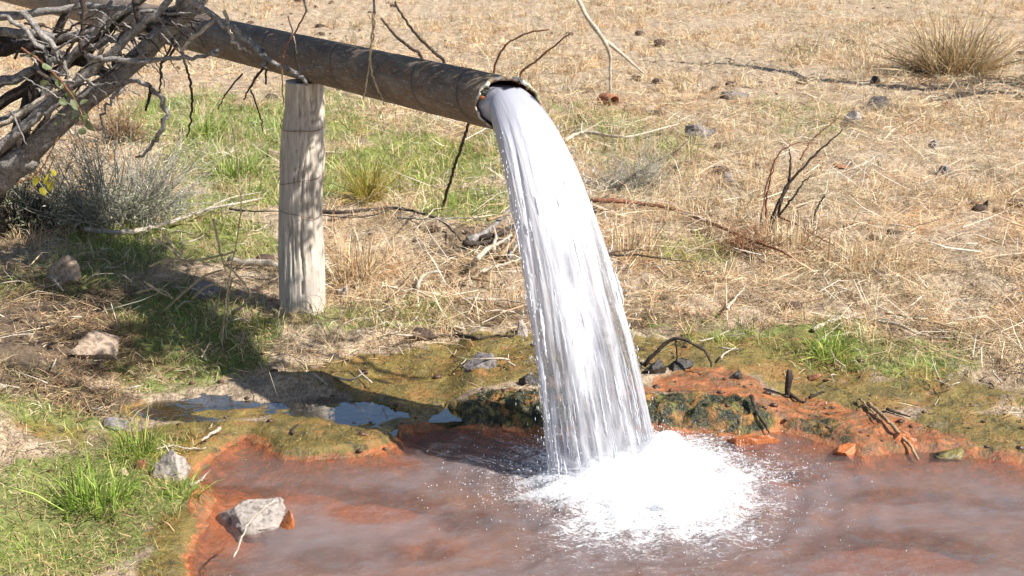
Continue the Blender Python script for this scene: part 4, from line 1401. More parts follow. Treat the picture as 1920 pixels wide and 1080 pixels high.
    for k in range(110):  # added unseen twigs that break up its shade
        c = pts[r_.integers(0, 4)] + r_.normal(0, 1, 3) * [.26, .20, .05]
        d = r_.normal(0, 1, 3) * [.28, .2, .12]
        rr = r_.uniform(.004, .012)
        mb = MB()
        mb.add(*tube([c - d, c + r_.normal(0, .03, 3), c + d], [rr, rr * .9, rr * .3], 5, 8, .15, .006, k))
        link('twig', mb.mesh('twig'), M['grey_bark'], root)
        lv += [c + d * t for t in (-1, -.6, -.2, .2, .6, 1)]
    lv = np.repeat(np.array(lv), 9, axis=0)
    lv = lv + r_.normal(0, .04, lv.shape)
    nl = len(lv)
    V, F, C = blades(lv[:, 0], lv[:, 1], np.maximum(lv[:, 2], 1.95), r_.uniform(0, 6.28, nl), r_.uniform(-.8, 1, nl), r_.uniform(.04, .07, nl), r_.uniform(.016, .03, nl), r_.uniform(-.5, .8, nl), pick([(.14, .18, .07), (.24, .28, .13)], nl))
    me = mesh_np('shade_crown', V, F, False)
    colattr(me, 'Col', C)
    link('shade_crown', me, M['green_blade'], root)  # unseen foliage added to cast broken shade
    # fine crown of bare twigs above the view: it dapples the pipe with streaks of shade
    over = np.array([SUN_DIR.x, SUN_DIR.y, SUN_DIR.z]) / SUN_DIR.z
    hub = MOUTH - AX * 2.2 + over * 1.0
    mb = MB()
    mb.add(*tube([at(345, 25, 6.0), at(400, -70, 6.0), hub + [-.2, .1, .1], hub, MOUTH - AX * 1.2 + over * .95, MOUTH - AX * .5 + over * .85], [.05, .045, .035, .03, .02, .008], 9, None, .15, .008, 5))
    link('limb', mb.mesh('limb'), M['grey_bark'], root)
    for k in range(46):
        s0 = r_.uniform(.35, 2.9)
        c = MOUTH - AX * s0 + over * r_.uniform(.62, 1.05)
        d = np.array([r_.normal(.5, .5), r_.normal(-.2, .6), r_.normal(.15, .3)])
        d = d / np.linalg.norm(d) * r_.uniform(.15, .34)
        rr = r_.uniform(.004, .013)
        mb = MB()
        mb.add(*tube([c - d, c + r_.normal(0, .03, 3), c + d], [rr, rr * .9, rr * .3], 5, 8, .15, .006, k))
        link('twig', mb.mesh('twig'), M['grey_bark'], root)
    # curled dead loop of vine below the main limb
    limb('vine', [(212, 185, 6.0), (222, 168, 6.0), (246, 154, 5.98), (275, 158, 5.96), (297, 178, 5.95), (309, 206, 5.95), (306, 236, 5.96), (292, 262, 5.98), (276, 284, 6.0), (255, 300, 6.05)], [8, 9, 10, 11, 12, 12, 11, 9, 7, 4])
    limb('vine', [(282, 160, 5.95), (278, 182, 5.95), (276, 206, 5.95)], [8, 8, 5], 'dark_bark')
    limb('vine', [(232, 168, 6.05), (205, 190, 6.05), (193, 215, 6.05), (195, 248, 6.05), (205, 262, 6.05)], [7, 7, 6, 5, 3])
    # leafy shoots
    lg = leaf_material('grey_green_leaf', (.13, .17, .07), (.32, .36, .20))
    ly = leaf_material('yellow_leaf', (.30, .28, .03), (.55, .47, .06))
    sh = limb('leafy_shoot', [(40, 90, 5.55), (72, 112, 5.55), (105, 142, 5.55), (130, 172, 5.55), (150, 205, 5.55), (160, 236, 5.55)], [5, 5, 4.5, 4, 3, 2], 'red_bark', knot=.05, jit=.001, seg=6)
    spots = [(82, 118), (94, 138), (90, 152), (112, 148), (118, 160), (122, 178), (112, 186), (134, 186), (140, 200), (150, 196), (158, 210), (162, 224), (158, 240), (148, 222), (108, 214), (112, 226), (66, 100)]
    for k, (u, v) in enumerate(spots):
        c = at(u, v, 5.55)
        d = np.array([r_.normal(0, .7), r_.normal(0, .5), r_.normal(-.4, .5)])
        link('leaf', leaf_mesh(c, d, r_.uniform(.036, .060), r_.uniform(.013, .020), k), lg, sh, (0, 0, 0))
    s2 = limb('leafy_shoot', [(30, 345, 5.6), (62, 330, 5.6), (82, 310, 5.6), (95, 285, 5.6), (110, 255, 5.6)], [4, 4, 3.5, 3, 2], 'red_bark', knot=.05, jit=.001, seg=6)
    for k, (u, v) in enumerate([(70, 330), (80, 335), (90, 326), (98, 318), (66, 344), (74, 352), (100, 332), (60, 322), (96, 340)]):
        c = at(u, v, 5.6)
        d = np.array([r_.normal(.2, .5), r_.normal(0, .4), r_.normal(-.8, .3)])
        link('leaf', leaf_mesh(c, d, r_.uniform(.035, .055), r_.uniform(.011, .017), 50 + k), ly, s2, (0, 0, 0))
    # dry vine stems hanging over the pipe
    for pts, Y, r, m in [([(700, 20), (697, 70), (694, 100), (692, 130), (686, 165), (681, 186)], 5.1, [4, 4, 4, 4, 4, 3], 'straw_stem'),
                         ([(704, 22), (700, 60), (695, 110), (700, 145), (712, 175), (721, 196)], 5.08, [4, 4, 4, 4, 4, 3], 'straw_stem'),
                         ([(575, 20), (552, 62), (535, 92), (529, 120), (529, 160), (532, 200)], 5.4, [4, 4, 4, 4, 3, 2], 'red_bark'),
                         ([(540, 30), (549, 64), (554, 85), (556, 100)], 5.42, [4, 4, 3, 2], 'pale_wood')]:
        limb('vine', [(u, v, Y) for u, v in pts], np.array(r) * .9, m, knot=.08, jit=.0015, seg=6)
    # the limb these hang from passes above the view
    mb = MB()
    mb.add(*tube([at(330, -20, 5.9), at(420, -60, 5.6), at(560, -40, 5.4), at(700, -20, 5.12), at(760, -40, 5.0)], [.03, .022, .016, .012, .006], 8, None, .15, .004, 77))
    link('limb', mb.mesh('limb'), M['grey_bark'], root)
    for pts in [[at(575, 22, 5.4), at(560, -40, 5.4)], [at(702, 24, 5.1), at(700, -22, 5.12)]]:
        mb = MB()
        mb.add(*tube(pts, [.005, .006], 6, 6, .1, .001, 4))
        link('twig', mb.mesh('twig'), M['grey_bark'], root)


build_dead_tree()


# ------------------------------------------------------------------ tufts, shrubs, weeds
def tuft(name, label, cat, u, v, n, hpx, spread, palette, w=None, width=.004, mt='blade', lean=.5, foot=.05, droop=.6, group=None, up=1.2):
    P = gnd(u, v)
    s = depth_of(P) / FPX
    Hh = hpx * s
    a = rng.uniform(0, 2 * math.pi, n)
    rr = foot * np.sqrt(rng.random(n))
    x, y = P[0] + rr * np.cos(a) , P[1] + rr * np.sin(a)
    z = ground_z(x, y) - .004
    az = a + rng.normal(0, 1.0, n)
    el = np.clip(up + rng.normal(0, lean * 1.3, n) - spread * rr / foot, .05, 1.6)
    ln = Hh * rng.uniform(.25, 1.15, n) * rng.choice([.5, 1, 1.2], n, p=[.3, .55, .15])
    V, F, C = blades(x, y, z, az, el, ln, width * rng.uniform(.6, 1.2, n), droop * rng.choice([.4, 1, 2.6], n, p=[.4, .4, .2]) * rng.uniform(.3, 1.3, n), pick(palette, n, w, .3))
    me = mesh_np(name, V - P, F, False)
    colattr(me, 'Col', C)
    o = link(name, me, M[mt], None, P)
    return tag(o, label, cat, group)


STRAW = [(.70, .55, .33), (.64, .46, .27), (.80, .68, .47), (.45, .29, .16), (.60, .38, .22), (.20, .125, .07)]
STRAW_W = [4, 3, 3, 2, 2.4, 1.8]
GREENP = [(.22, .34, .05), (.32, .42, .09), (.46, .49, .14), (.12, .19, .03), (.58, .55, .24)]
YGREEN = [(.30, .30, .05), (.42, .36, .07), (.50, .38, .12), (.24, .27, .05), (.46, .28, .08)]
REDSTRAW = [(.55, .36, .18), (.45, .25, .11), (.62, .47, .28), (.36, .18, .08)]
tuft('tussock_grass', 'yellow green tussock of grass behind the right side of the post', 'grass tussock', 690, 372, 520, 105, .6, YGREEN, None, .005, 'green_blade', .35, .09)
tuft('tussock_grass', 'tall green grass tuft below the leaning limb left of the post', 'grass tussock', 385, 255, 240, 90, .4, GREENP, None, .006, 'green_blade', .3, .12)
tuft('tussock_grass', 'light green grass clump between post and shrub', 'grass tussock', 445, 330, 300, 70, .5, GREENP, None, .006, 'green_blade', .4, .16)
tuft('tussock_grass', 'reddish straw tussock sloping to the right of the post', 'grass tussock', 665, 530, 380, 120, .5, REDSTRAW + STRAW[:3], None, .005, 'blade', .45, .10)
tuft('tussock_grass', 'big dry brown tussock at the top right of the field', 'grass tussock', 1785, 138, 1500, 130, .7, [(.50, .38, .21), (.38, .26, .13), (.27, .18, .09), (.60, .49, .31)], None, .010, 'blade', .3, .30, .25)
tuft('tussock_grass', 'bright green grass tuft on the mossy right bank', 'grass tussock', 1560, 664, 260, 58, .6, GREENP[:3], None, .005, 'green_blade', .4, .09)
tuft('tussock_grass', 'small green grass tuft right of the jet above the moss', 'grass tussock', 1362, 640, 110, 34, .5, GREENP[:3], None, .004, 'green_blade', .4, .07)
tuft('tussock_grass', 'large bright green grass tuft in the near left corner', 'grass tussock', 180, 950, 420, 110, .6, GREENP[:4], None, .005, 'green_blade', .35, .11)
tuft('tussock_grass', 'green tuft with long blades beside the channel end', 'grass tussock', 255, 850, 200, 85, .6, GREENP[:4], None, .004, 'green_blade', .4, .07)
tuft('tussock_grass', 'green blades bending over the waterline by the triangular rock', 'grass tussock', 345, 925, 120, 60, .9, GREENP[:4], None, .004, 'green_blade', .4, .06, 1.0)
tuft('tussock_grass', 'straw tuft over the small stream mound right of the jet', 'grass tussock', 1180, 480, 300, 95, .6, STRAW, STRAW_W, .005, 'blade', .5, .16)
tuft('tussock_grass', 'pale straw clump around the foot of the bare sapling', 'grass tussock', 1480, 470, 420, 85, .7, STRAW, STRAW_W, .006, 'blade', .5, .22)
tuft('tussock_grass', 'tangled straw clump at mid right of the field', 'grass tussock', 1620, 500, 420, 80, .8, STRAW, STRAW_W, .006, 'blade', .6, .25)
tuft('tussock_grass', 'brown weedy tuft in the far field at the top', 'grass tussock', 1500, 100, 160, 34, .6, [(.30, .25, .12), (.42, .33, .18)], None, .008, 'blade', .4, .18)
tuft('tussock_grass', 'dry weeds at the foot of the post', 'grass tussock', 575, 592, 150, 34, .8, [(.22, .16, .08), (.40, .31, .15), (.20, .20, .06)], None, .004, 'blade', .5, .16)


def shrub(name, label, cat, u, v, n, wpx, hpx, m_st, leaf_cols, nleaf, rstem=.0022, lean=(.35, 1.35), seed=0, seg=4):
    P = gnd(u, v)
    s = depth_of(P) / FPX
    W, Hh = wpx * s / 2, hpx * s
    r_ = np.random.default_rng(seed + 55)
    root = empty(name, P)
    tag(root, label, cat)
    mb = MB()
    tips = []
    for k in range(n):
        a = r_.uniform(0, 2 * math.pi)
        e = r_.uniform(*lean)
        L = r_.uniform(.35, 1.0) * r_.choice([.6, 1, 1.35]) * (.7 + .6 * float(fbm(np.array(a * .9 + seed), np.array(seed * 3.1), 7, 2)))
        d = np.array([math.cos(a) * math.cos(e) * W / math.cos(.5), math.sin(a) * math.cos(e) * W * .8, math.sin(e) * Hh]) * L
        st = np.array([math.cos(a), math.sin(a), 0]) * r_.uniform(0, .35 * W)
        b1 = st + d * .35 + r_.normal(0, .03, 3) * W
        b2 = st + d * .7 + r_.normal(0, .06, 3) * W
        b3 = st + d + r_.normal(0, .10, 3) * W
        b3[2] = max(b3[2], .02)
        rs = rstem * r_.uniform(.5, 1.4)
        mb.add(*tube([st, b1, b2, b3], [rs, rstem * .8, rstem * .35], seg, 7, .1, .004 * W, k))
        tips += [b2, b3, (b2 + b3) / 2]
        for q in range(2):
            t0 = b1 + (b2 - b1) * r_.random()
            t1 = t0 + d * r_.uniform(.12, .35) + r_.normal(0, .16, 3) * W
            mb.add(*tube([t0, (t0 + t1) / 2 + r_.normal(0, .02, 3) * W, t1], [rstem * .6, rstem * .25], 3, 4, .1, 0, k))
            tips.append(t1)
    link('stems', mb.mesh('stems'), m_st, root, (0, 0, 0))
    if nleaf:
        tp = np.array(tips)
        tp = tp[fbm(tp[:, 0] * 9 + 3, tp[:, 1] * 9 + tp[:, 2] * 11, seed, 3) > .45]
        c = tp[r_.integers(0, len(tp), nleaf)] + r_.normal(0, .05, (nleaf, 3)) * W
        V, F, C = blades(c[:, 0], c[:, 1], c[:, 2], r_.uniform(0, 6.28, nleaf), r_.uniform(-.3, 1.3, nleaf), r_.uniform(.012, .035, nleaf), r_.uniform(.003, .006, nleaf), r_.uniform(0, .8, nleaf), pick(leaf_cols, nleaf))
        me = mesh_np('foliage', V, F, False)
        colattr(me, 'Col', C)
        link('foliage', me, M['blade'], root, (0, 0, 0))
    return root


GL = [(.28, .29, .16), (.44, .43, .28), (.60, .57, .42), (.14, .17, .07)]
M['shrub_stem'] = bark_material('pale_shrub_stem', (.22, .20, .17), (.48, .45, .38), (.68, .64, .55))
shrub('wiry_shrub', 'grey green wiry shrub under the dead tree', 'shrub', 225, 425, 430, 330, 180, M['shrub_stem'], GL, 7500, .0032, (.25, 1.4), 1)
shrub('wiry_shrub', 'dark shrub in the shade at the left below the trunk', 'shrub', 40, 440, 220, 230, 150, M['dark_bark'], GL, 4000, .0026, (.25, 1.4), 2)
shrub('twiggy_brush', 'grey twiggy brush right of the upper part of the jet', 'brush', 1190, 362, 170, 190, 95, M['shrub_stem'], [(.36, .32, .22), (.44, .37, .24), (.26, .25, .14)], 900, .0022, (.4, 1.45), 3)
shrub('twiggy_brush', 'reddish thin brush on the small mound in the straw', 'brush', 1400, 470, 90, 150, 60, M['red_bark'], [(.45, .28, .15), (.36, .20, .10)], 400, .002, (.3, 1.3), 4)
shrub('brush_clump', 'brown hollow tangle of debris caught under the main limb', 'debris', 232, 268, 170, 95, 92, M['tan_wood'], [(.26, .15, .08), (.42, .28, .17), (.12, .07, .04)], 1500, .0035, (.1, 1.5), 5)

# straw-coloured bent stems by the pipe shadow
YW = gnd(425, 600)[1]
WEED = [[(435, 590), (470, 555), (448, 520), (420, 490)], [(305, 586), (355, 540), (390, 515), (418, 505)], [(330, 492), (380, 486), (420, 478), (445, 470)], [(285, 446), (310, 460), (330, 478), (345, 492)],
        [(305, 440), (325, 462), (340, 482)], [(255, 550), (285, 542), (308, 545), (325, 560)], [(400, 410), (408, 450), (415, 480), (424, 510)], [(340, 455), (342, 470), (336, 490)], [(270, 528), (300, 548), (325, 560)],
        [(360, 560), (395, 535), (440, 545)], [(435, 585), (460, 570), (475, 555)], [(280, 500), (320, 485), (360, 490)]]
for k, pts in enumerate(WEED):
    P = np.array([at(u, v, YW + .03 * math.sin(3 * k) - .02 * i) for i, (u, v) in enumerate(pts)])
    g = gnd(min(max(pts[0][0] + 10, 300), 440), 600 - 6 * (k % 3))
    mb = MB()
    if k == 0:
        weed_root = empty('dry_weed', gnd(425, 605))
        tag(weed_root, 'sprawling straw coloured dead weed in front of the pipe shadow', 'weed')
    mb.add(*tube(P, [.0065, .006, .0035], 6, 14, .12, .0015, k))
    link('stem', mb.mesh('stem'), M['straw_stem'], weed_root)
P = np.array([at(430, 195, 5.55), at(437, 250, 5.55), at(447, 320, 5.55), at(452, 390, 5.55), at(444, 450, 5.55), at(432, 510, 5.55), at(422, 580, 5.52), gnd(415, 650)])
mb = MB()
mb.add(*tube(P, [.002, .003, .0035, .0045], 6, 40, .06, .001, 3))
link('stem', mb.mesh('stem'), M['straw_stem'], weed_root)
mb = MB()
mb.add(*tube([gnd(425, 612), at(428, 560, YW), at(436, 520, YW)], [.005, .004], 6, 12, .1))
link('stem', mb.mesh('stem'), M['straw_stem'], weed_root)


def build_sapling():
    P = gnd(1448, 440)
    root = empty('bare_sapling', P)
    tag(root, 'bare dark sapling of a few slender stems in the straw', 'sapling')
    Y = P[1]
    for k, (pts, r) in enumerate([([(1446, 442), (1452, 400), (1475, 350), (1510, 310), (1545, 275), (1582, 243)], 7), ([(1446, 440), (1462, 390), (1478, 340), (1482, 300), (1480, 280)], 6),
                                  ([(1455, 412), (1480, 380), (1505, 345), (1520, 330)], 5), ([(1440, 430), (1436, 390), (1442, 350), (1452, 310)], 5), ([(1500, 300), (1520, 265), (1548, 240), (1580, 215)], 3.5),
                                  ([(1425, 400), (1440, 340), (1460, 290), (1490, 270), (1530, 268)], 3.5), ([(1520, 420), (1535, 385), (1548, 365)], 5), ([(1478, 340), (1500, 318), (1512, 300)], 3)]):
        Q = np.array([at(u, v, Y + (.04 * k - .12) * (i > 0)) for i, (u, v) in enumerate(pts)])
        if k in (3, 5, 6):
            Q = np.vstack([[Q[0][0], Q[0][1], gz1(Q[0][0], Q[0][1])], Q[1:]])
        s = depth_of(P) / FPX * .5 * r
        mb = MB()
        mb.add(*tube(Q, [s, s * .8, s * .35], 6, 24, .12, .003, k))
        link('stem', mb.mesh('stem'), M['dark_bark' if k in (0, 1, 2, 6) else 'red_bark'], root)


build_sapling()


# ------------------------------------------------------------------ bare tree beyond the right edge: its branches throw the shadow lines across the field
def build_side_tree():
    base = np.array([9.2, 10.2, 0]); base[2] = gz1(base[0], base[1])
    root = empty('bare_tree', base)
    tag(root, 'bare tree beyond the right edge, seen by its branch shadows', 'tree')
    k = 1 / math.tan(SUN_EL)
    sx, sy = SUN_AZ.x * k, SUN_AZ.y * k

    def over(u, v, h):
        g = flat(u, v, .15)
        return np.array([g[0] + sx * h, g[1] + sy * h, g[2] + h])
    top = base + [-.5, .5, 2.9]
    parts = [('trunk', [base, base + [-.1, .1, 1.2], base + [-.3, .2, 2.2], top], [.22, .17, .14, .11]),
             ('limb', [top, over(1900, 158, 3.0), over(1760, 168, 2.8), over(1620, 158, 2.7), over(1480, 140, 2.6), over(1360, 124, 2.6), over(1250, 116, 2.7)], [.12, .10, .09, .08, .075, .065, .04]),
             ('limb', [top, over(1930, 176, 2.9), over(1840, 178, 2.7), over(1740, 190, 2.6), over(1680, 190, 2.5)], [.10, .08, .075, .06, .03]),
             ('limb', [over(1760, 168, 2.8), over(1700, 148, 2.9), over(1650, 140, 3.0), over(1600, 138, 3.1)], [.04, .03, .02, .01]),
             ('limb', [top, over(1960, 120, 3.2), over(1780, 128, 3.3), over(1640, 122, 3.4)], [.07, .06, .04, .015]),
             ('limb', [over(1250, 116, 2.7), over(1180, 112, 2.75), over(1060, 106, 2.8)], [.03, .025, .01]),
             ('limb', [top, top + [.5, -.3, .9], top + [.9, -.2, 1.8]], [.09, .06, .03]),
             ('limb', [top, top + [-.2, .6, 1.0], top + [.1, 1.1, 1.9]], [.08, .05, .02])]
    for i, (nm, p, r) in enumerate(parts):
        mb = MB()
        mb.add(*tube(p, r, 9, None, .15, .01, i))
        link(nm, mb.mesh(nm), M['grey_bark'], root)


build_side_tree()


# ------------------------------------------------------------------ grass cover
def inview(x, y):
    return np.abs(x) < .43 * y + .7


def scatter(n, y0, y1, power=1.0):
    t = rng.random(int(n))
    y = (y0 ** (1 - power) + t * (y1 ** (1 - power) - y0 ** (1 - power))) ** (1 / (1 - power)) if power != 1 else y0 * (y1 / y0) ** t
    x = rng.uniform(-1, 1, int(n)) * (.43 * y + .7)
    return x, y


def cover(name, label, parts, mt):
    V = np.concatenate([p[0] for p in parts])
    F, o = [], 0
    for p in parts:
        F.append(p[1] + o); o += len(p[0])
    me = mesh_np(name, V, np.concatenate(F), False)
    colattr(me, 'Col', np.concatenate([p[2] for p in parts]))
    tag(link(name, me, M[mt]), label, 'grass', kind='stuff')


PSTRAW = np.array(STRAW)


def tone(x, y, n, pal, w, seed):
    """blade colours with patches of lighter and darker growth"""
    c = pick(pal, n, w, .16)
    p = fbm(x * 1.3, y * 1.3, seed, 4)
    p2 = fbm(x * 7, y * 7, seed + 5, 4)
    warm = np.clip((p - .5) * 3, -1, 1)[:, None]
    c = c * (1 + .22 * np.array([.5, -.1, -.5]) * warm)
    return np.clip(c * (.45 + 1.05 * p2)[:, None], .01, .9)


def build_cover():
    # matted straw
    parts = []
    for (n, y0, y1, pw, wmul, lmin, lmax) in [(225000, 5.2, 12, .6, .72, .04, .15), (150000, 10.5, 26, .4, 1.4, .07, .22), (45000, 3.2, 5.3, .8, .6, .03, .10)]:
        x, y = scatter(n, y0, y1, pw)
        k = masks(x, y)
        clump = fbm(x * 4.5, y * 4.5, 101, 3)
        patch = fbm(x * 1.1, y * 1.1, 103, 4)
        prob = np.clip(1 - .88 * k['green'] - 1.3 * k['algae'] - 1.5 * k['orange'] - .6 * k['dirt'], 0, 1) * ss(.30, .52, clump) * (np.where(y > 9.5, .55, .35) + .65 * ss(.36, .54, patch)) * ss(.12, .42, k['sd'])
        ok = (rng.random(len(x)) < prob) & (k['sc'] > .05)
        x, y, clump, patch = x[ok], y[ok], clump[ok], patch[ok]
        m = len(x)
        lying = rng.random(m) < .66
        el = np.where(lying, rng.uniform(0.0, .35, m), rng.uniform(.35, 1.25, m))
        zz = ground_z(x, y) + np.where(lying, rng.uniform(0, .05, m) * ss(.4, .62, clump), -.004)
        ln = rng.uniform(lmin, lmax, m) * (.5 + 1.0 * clump) * rng.choice([.45, 1, 1.5], m, p=[.35, .5, .15])
        az = 14 * fbm(x * 1.7, y * 1.7, 107, 3) + rng.normal(0, .75, m) + math.pi * (rng.random(m) < .5)
        ln = ln * (.55 + .45 * ss(-1.3, -.6, x))
        parts.append(blades(x, y, zz, az, el, ln, wmul * rng.uniform(.0018, .0052, m), np.where(lying, rng.uniform(-.2, .5, m), rng.uniform(.3, 1.6, m)),
                            tone(x, y, m, STRAW, STRAW_W, 111)))
    # taller loose tufts
    cx, cy = scatter(5200, 5.3, 22, .6)
    k = masks(cx, cy)
    ok = (rng.random(len(cx)) < np.clip(1 - k['green'] * .6 - 2 * k['algae'] - 2 * k['orange'], 0, 1) * ss(.45, .8, k['sd']) * ss(.35, .6, fbm(cx * .9, cy * .9, 121, 3)))
    cx, cy = cx[ok], cy[ok]
    per = 30
    m = len(cx) * per
    ht = np.repeat(rng.uniform(.35, 1.25, len(cx)) * rng.choice([1, 1.7], len(cx), p=[.85, .15]), per)
    lean0 = np.repeat(rng.uniform(0, 6.283, len(cx)), per)
    x = np.repeat(cx, per) + rng.normal(0, .03, m) * ht
    y = np.repeat(cy, per) + rng.normal(0, .03, m) * ht
    far = np.clip(y / 7, 1, 2.2)
    parts.append(blades(x, y, ground_z(x, y) - .004, lean0 + rng.normal(0, 1.3, m), rng.uniform(.2, 1.4, m), ht * rng.uniform(.05, .20, m), far * rng.uniform(.0016, .0036, m), rng.uniform(.1, 2.0, m), tone(x, y, m, STRAW, STRAW_W, 131)))
    cover('dry_grass', 'matted pale straw grass covering the field behind the pool', parts, 'blade')
    # green grass
    parts = []
    x, y = scatter(230000, 3.2, 13, .9)
    k = masks(x, y)
    clump = fbm(x * 4, y * 4, 141, 3)
    prob = np.clip(k['green'] * 1.1 - .5 * k['orange'] - .8 * k['dirt'], 0, 1) * ss(.25, .5, clump) * ss(.03, .14, k['sd'])
    ok = (rng.random(len(x)) < prob) & (k['sc'] > .03)
    x, y = x[ok], y[ok]
    m = len(x)
    near = np.clip(y / 5, .75, 1.8)
    mixc = np.where(rng.random(m)[:, None] < .72, tone(x, y, m, GREENP, None, 151), tone(x, y, m, STRAW, STRAW_W, 161))
    parts.append(blades(x, y, ground_z(x, y) - .003, rng.uniform(0, 6.283, m), rng.uniform(.3, 1.35, m), rng.uniform(.02, .10, m) * near, near * rng.uniform(.0018, .0038, m), rng.uniform(.1, 1.2, m), mixc))
    cover('green_grass', 'short green grass patches under the pipe and on the left bank', parts, 'green_blade')
    # low mossy turf on the wet bank and thin sprinkling elsewhere on the banks
    x, y = scatter(150000, 3.2, 6.6, .9)
    k = masks(x, y)
    prob = np.clip(np.maximum(k['algae'] * .9 - .55 * k['orange'], .5 * k['moss']), 0, 1) * ss(.02, .10, k['sd']) * ss(.28, .5, fbm(x * 5, y * 5, 171, 3))
    ok = (rng.random(len(x)) < prob) & (k['sc'] > .015)
    x, y = x[ok], y[ok]
    m = len(x)
    pal = [(.22, .165, .045), (.30, .22, .06), (.14, .13, .04), (.40, .31, .13), (.20, .12, .04)]
    p1 = blades(x, y, ground_z(x, y) - .002, rng.uniform(0, 6.283, m), rng.uniform(.15, 1.2, m), rng.uniform(.006, .024, m), rng.uniform(.0018, .0036, m), rng.uniform(0, 1, m), np.where((k['moss'][ok] > .35)[:, None], tone(x, y, m, [(.03, .04, .012), (.08, .085, .02), (.02, .02, .01), (.24, .18, .05)], None, 182), tone(x, y, m, pal, None, 181)))
    cover('moss_turf', 'low olive yellow mossy turf on the wet bank', [p1], 'blade')
    # dead litter on the left bank and around the stick pile
    x, y = scatter(190000, 3.2, 7.0, .9)
    k = masks(x, y)
    prob = np.clip(.22 + 1.1 * k['dirt'] - 1.2 * k['orange'] - .55 * k['algae'], 0, 1) * ss(.06, .3, k['sd']) * ss(.3, .55, fbm(x * 3, y * 3, 191, 3))
    ok = (rng.random(len(x)) < prob) & (k['sc'] > .03)
    x, y = x[ok], y[ok]
    m = len(x)
    pal = [(.42, .31, .18), (.28, .19, .11), (.56, .44, .28), (.16, .11, .07), (.36, .22, .12), (.25, .24, .10)]
    p2 = blades(x, y, ground_z(x, y) + rng.uniform(0, .02, m), rng.uniform(0, 6.283, m), rng.uniform(-.05, .7, m), rng.uniform(.02, .10, m), rng.uniform(.002, .004, m), rng.uniform(-.3, .8, m), tone(x, y, m, pal, None, 201))
    cover('dead_litter', 'brown dead stems and litter strewn on the left bank', [p2], 'blade')


build_cover()


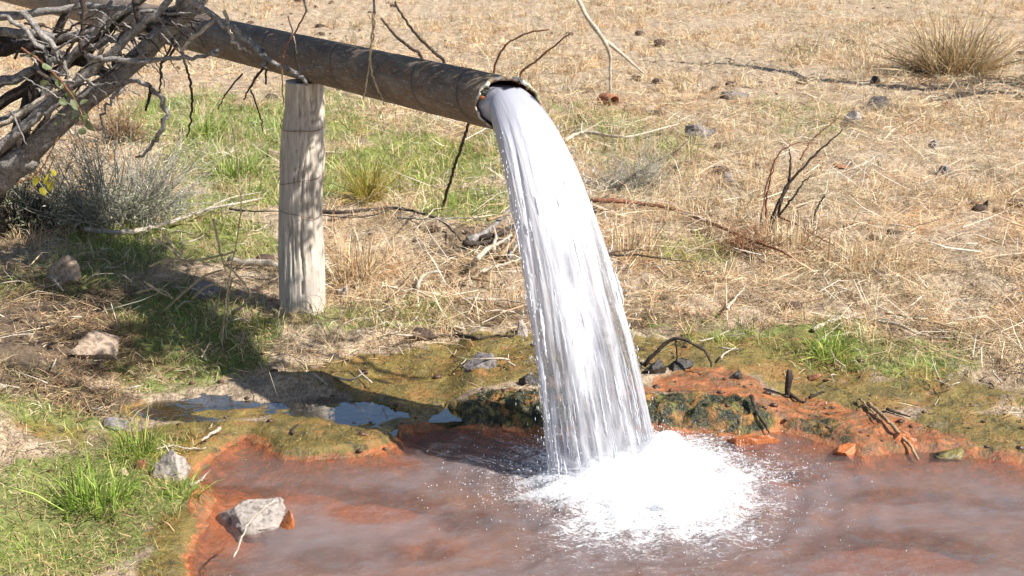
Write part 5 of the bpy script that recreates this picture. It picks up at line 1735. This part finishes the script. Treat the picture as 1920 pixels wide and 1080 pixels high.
def build_litter():
    # long loose straw stems lying over one another
    x, y = scatter(9000, 5.2, 11, .6)
    k = masks(x, y)
    ok = (rng.random(len(x)) < np.clip(.9 - .6 * k['green'] - 1.5 * k['algae'] - 2 * k['orange'], 0, 1) * ss(.35, .6, fbm(x * 1.5, y * 1.5, 211, 3)) * (.15 + .85 * ss(-1.2, -.4, x))) & (k['sd'] > .5)
    x, y = x[ok], y[ok]
    m = len(x)
    pal = [(.74, .64, .47), (.64, .48, .30), (.55, .38, .24), (.78, .70, .56)]
    p = blades(x, y, ground_z(x, y) + rng.uniform(.005, .05, m), rng.uniform(0, 6.283, m), rng.uniform(-.05, .55, m), rng.uniform(.16, .42, m), rng.uniform(.003, .006, m), rng.uniform(-.3, .9, m), pick(pal, m, None, .12))
    cover('straw_stems', 'long loose pale straw stems tangled over the field', [p], 'blade')
    # bits of twig
    mb = MB()
    x, y = scatter(700, 4.4, 16, .6)
    k = masks(x, y)
    gz = ground_z(x, y)
    for i in range(len(x)):
        if k['sd'][i] < .3 or k['orange'][i] > .3 or k['sc'][i] < .05: continue
        a, L = rng.uniform(0, 6.283), rng.uniform(.05, .20)
        d = np.array([math.cos(a), math.sin(a), 0]) * L / 2
        c = np.array([x[i], y[i], gz[i] + .03])
        r = rng.uniform(.002, .005)
        mb.add(*tube([c - d, c + rng.normal(0, .02, 3) + [0, 0, .01], c + d + [0, 0, rng.uniform(-.01, .04)]], [r, r, r * .4], 4, 5, .15, 0, i))
    tag(link('twig_litter', mb.mesh('twig_litter'), M['pale_wood']), 'small bleached bits of twig strewn over the dry grass', 'litter', kind='stuff')
    x, y = scatter(16000, 4.2, 6.4, .8)
    k = masks(x, y)
    ok = (rng.random(len(x)) < .5 * k['algae'] * ss(.45, .62, fbm(x * 4, y * 4, 231, 3))) & (k['sd'] > .08) & (k['sc'] > .01)
    x, y = x[ok], y[ok]
    m = len(x)
    p = blades(x, y, ground_z(x, y) + .004, rng.uniform(0, 6.283, m), rng.uniform(-.1, .5, m), rng.uniform(.015, .07, m), rng.uniform(.0015, .004, m), rng.uniform(-.3, .6, m), pick([(.60, .48, .30), (.10, .07, .04), (.04, .03, .02), (.40, .28, .12), (.26, .30, .07)], m, None, .2))
    cover('bank_litter', 'bits of straw and dark stem lying on the wet mossy bank', [p], 'blade')
    mb = MB()
    V, F = ico(1)
    x, y = scatter(2600, 4.2, 6.2, .8)
    k = masks(x, y)
    gz = ground_z(x, y)
    for i in range(len(x)):
        if k['sd'][i] < .01 or k['sd'][i] > .75 or rng.random() > .2 + .6 * max(k['orange'][i], k['moss'][i]): continue
        sc = .003 + .014 * rng.random() ** 3
        Q = V * [1.3, 1.0, .7] * sc * (1 + .8 * (fbm(V[:, 0] * 2 + i, V[:, 1] * 2 + V[:, 2] * 1.6, 3, 3) - .5))[:, None]
        mb.add(Q + [x[i], y[i], gz[i] + sc * .3], None, F)
    tag(link('bank_crumbs', mb.mesh('bank_crumbs', False), rock_material('wet_crumbs', (.10, .05, .03), (.40, .20, .08), (.02, .015, .01), None, True)), 'small dark wet crumbs and grit on the orange and mossy bank', 'grit', kind='stuff')
    # crumbs of dark earth
    mb = MB()
    V, F = ico(2)
    x, y = scatter(900, 5.4, 22, .5)
    k = masks(x, y)
    gz = ground_z(x, y)
    f = fbm(x * 1.1, y * 1.1, 221, 3)
    for i in range(len(x)):
        if k['sd'][i] < .5 or f[i] < .53 or k['green'][i] > .4: continue
        sc = (.008 + .034 * rng.random() ** 2.5) * (1 + y[i] / 40)
        Q = V * [1.3, 1.0, .75] * sc * (1 + .7 * (fbm(V[:, 0] * 2 + i, V[:, 1] * 2 + V[:, 2] * 1.6, 3, 3) - .5))[:, None]
        mb.add(Q + [x[i], y[i], gz[i] + sc * .4], None, F)
    tag(link('earth_crumbs', mb.mesh('earth_crumbs', False), rock_material('dark_earth', (.09, .06, .045), (.22, .15, .10), (.03, .02, .015))), 'small dark crumbs of earth scattered through the dry grass', 'soil', kind='stuff')


build_litter()
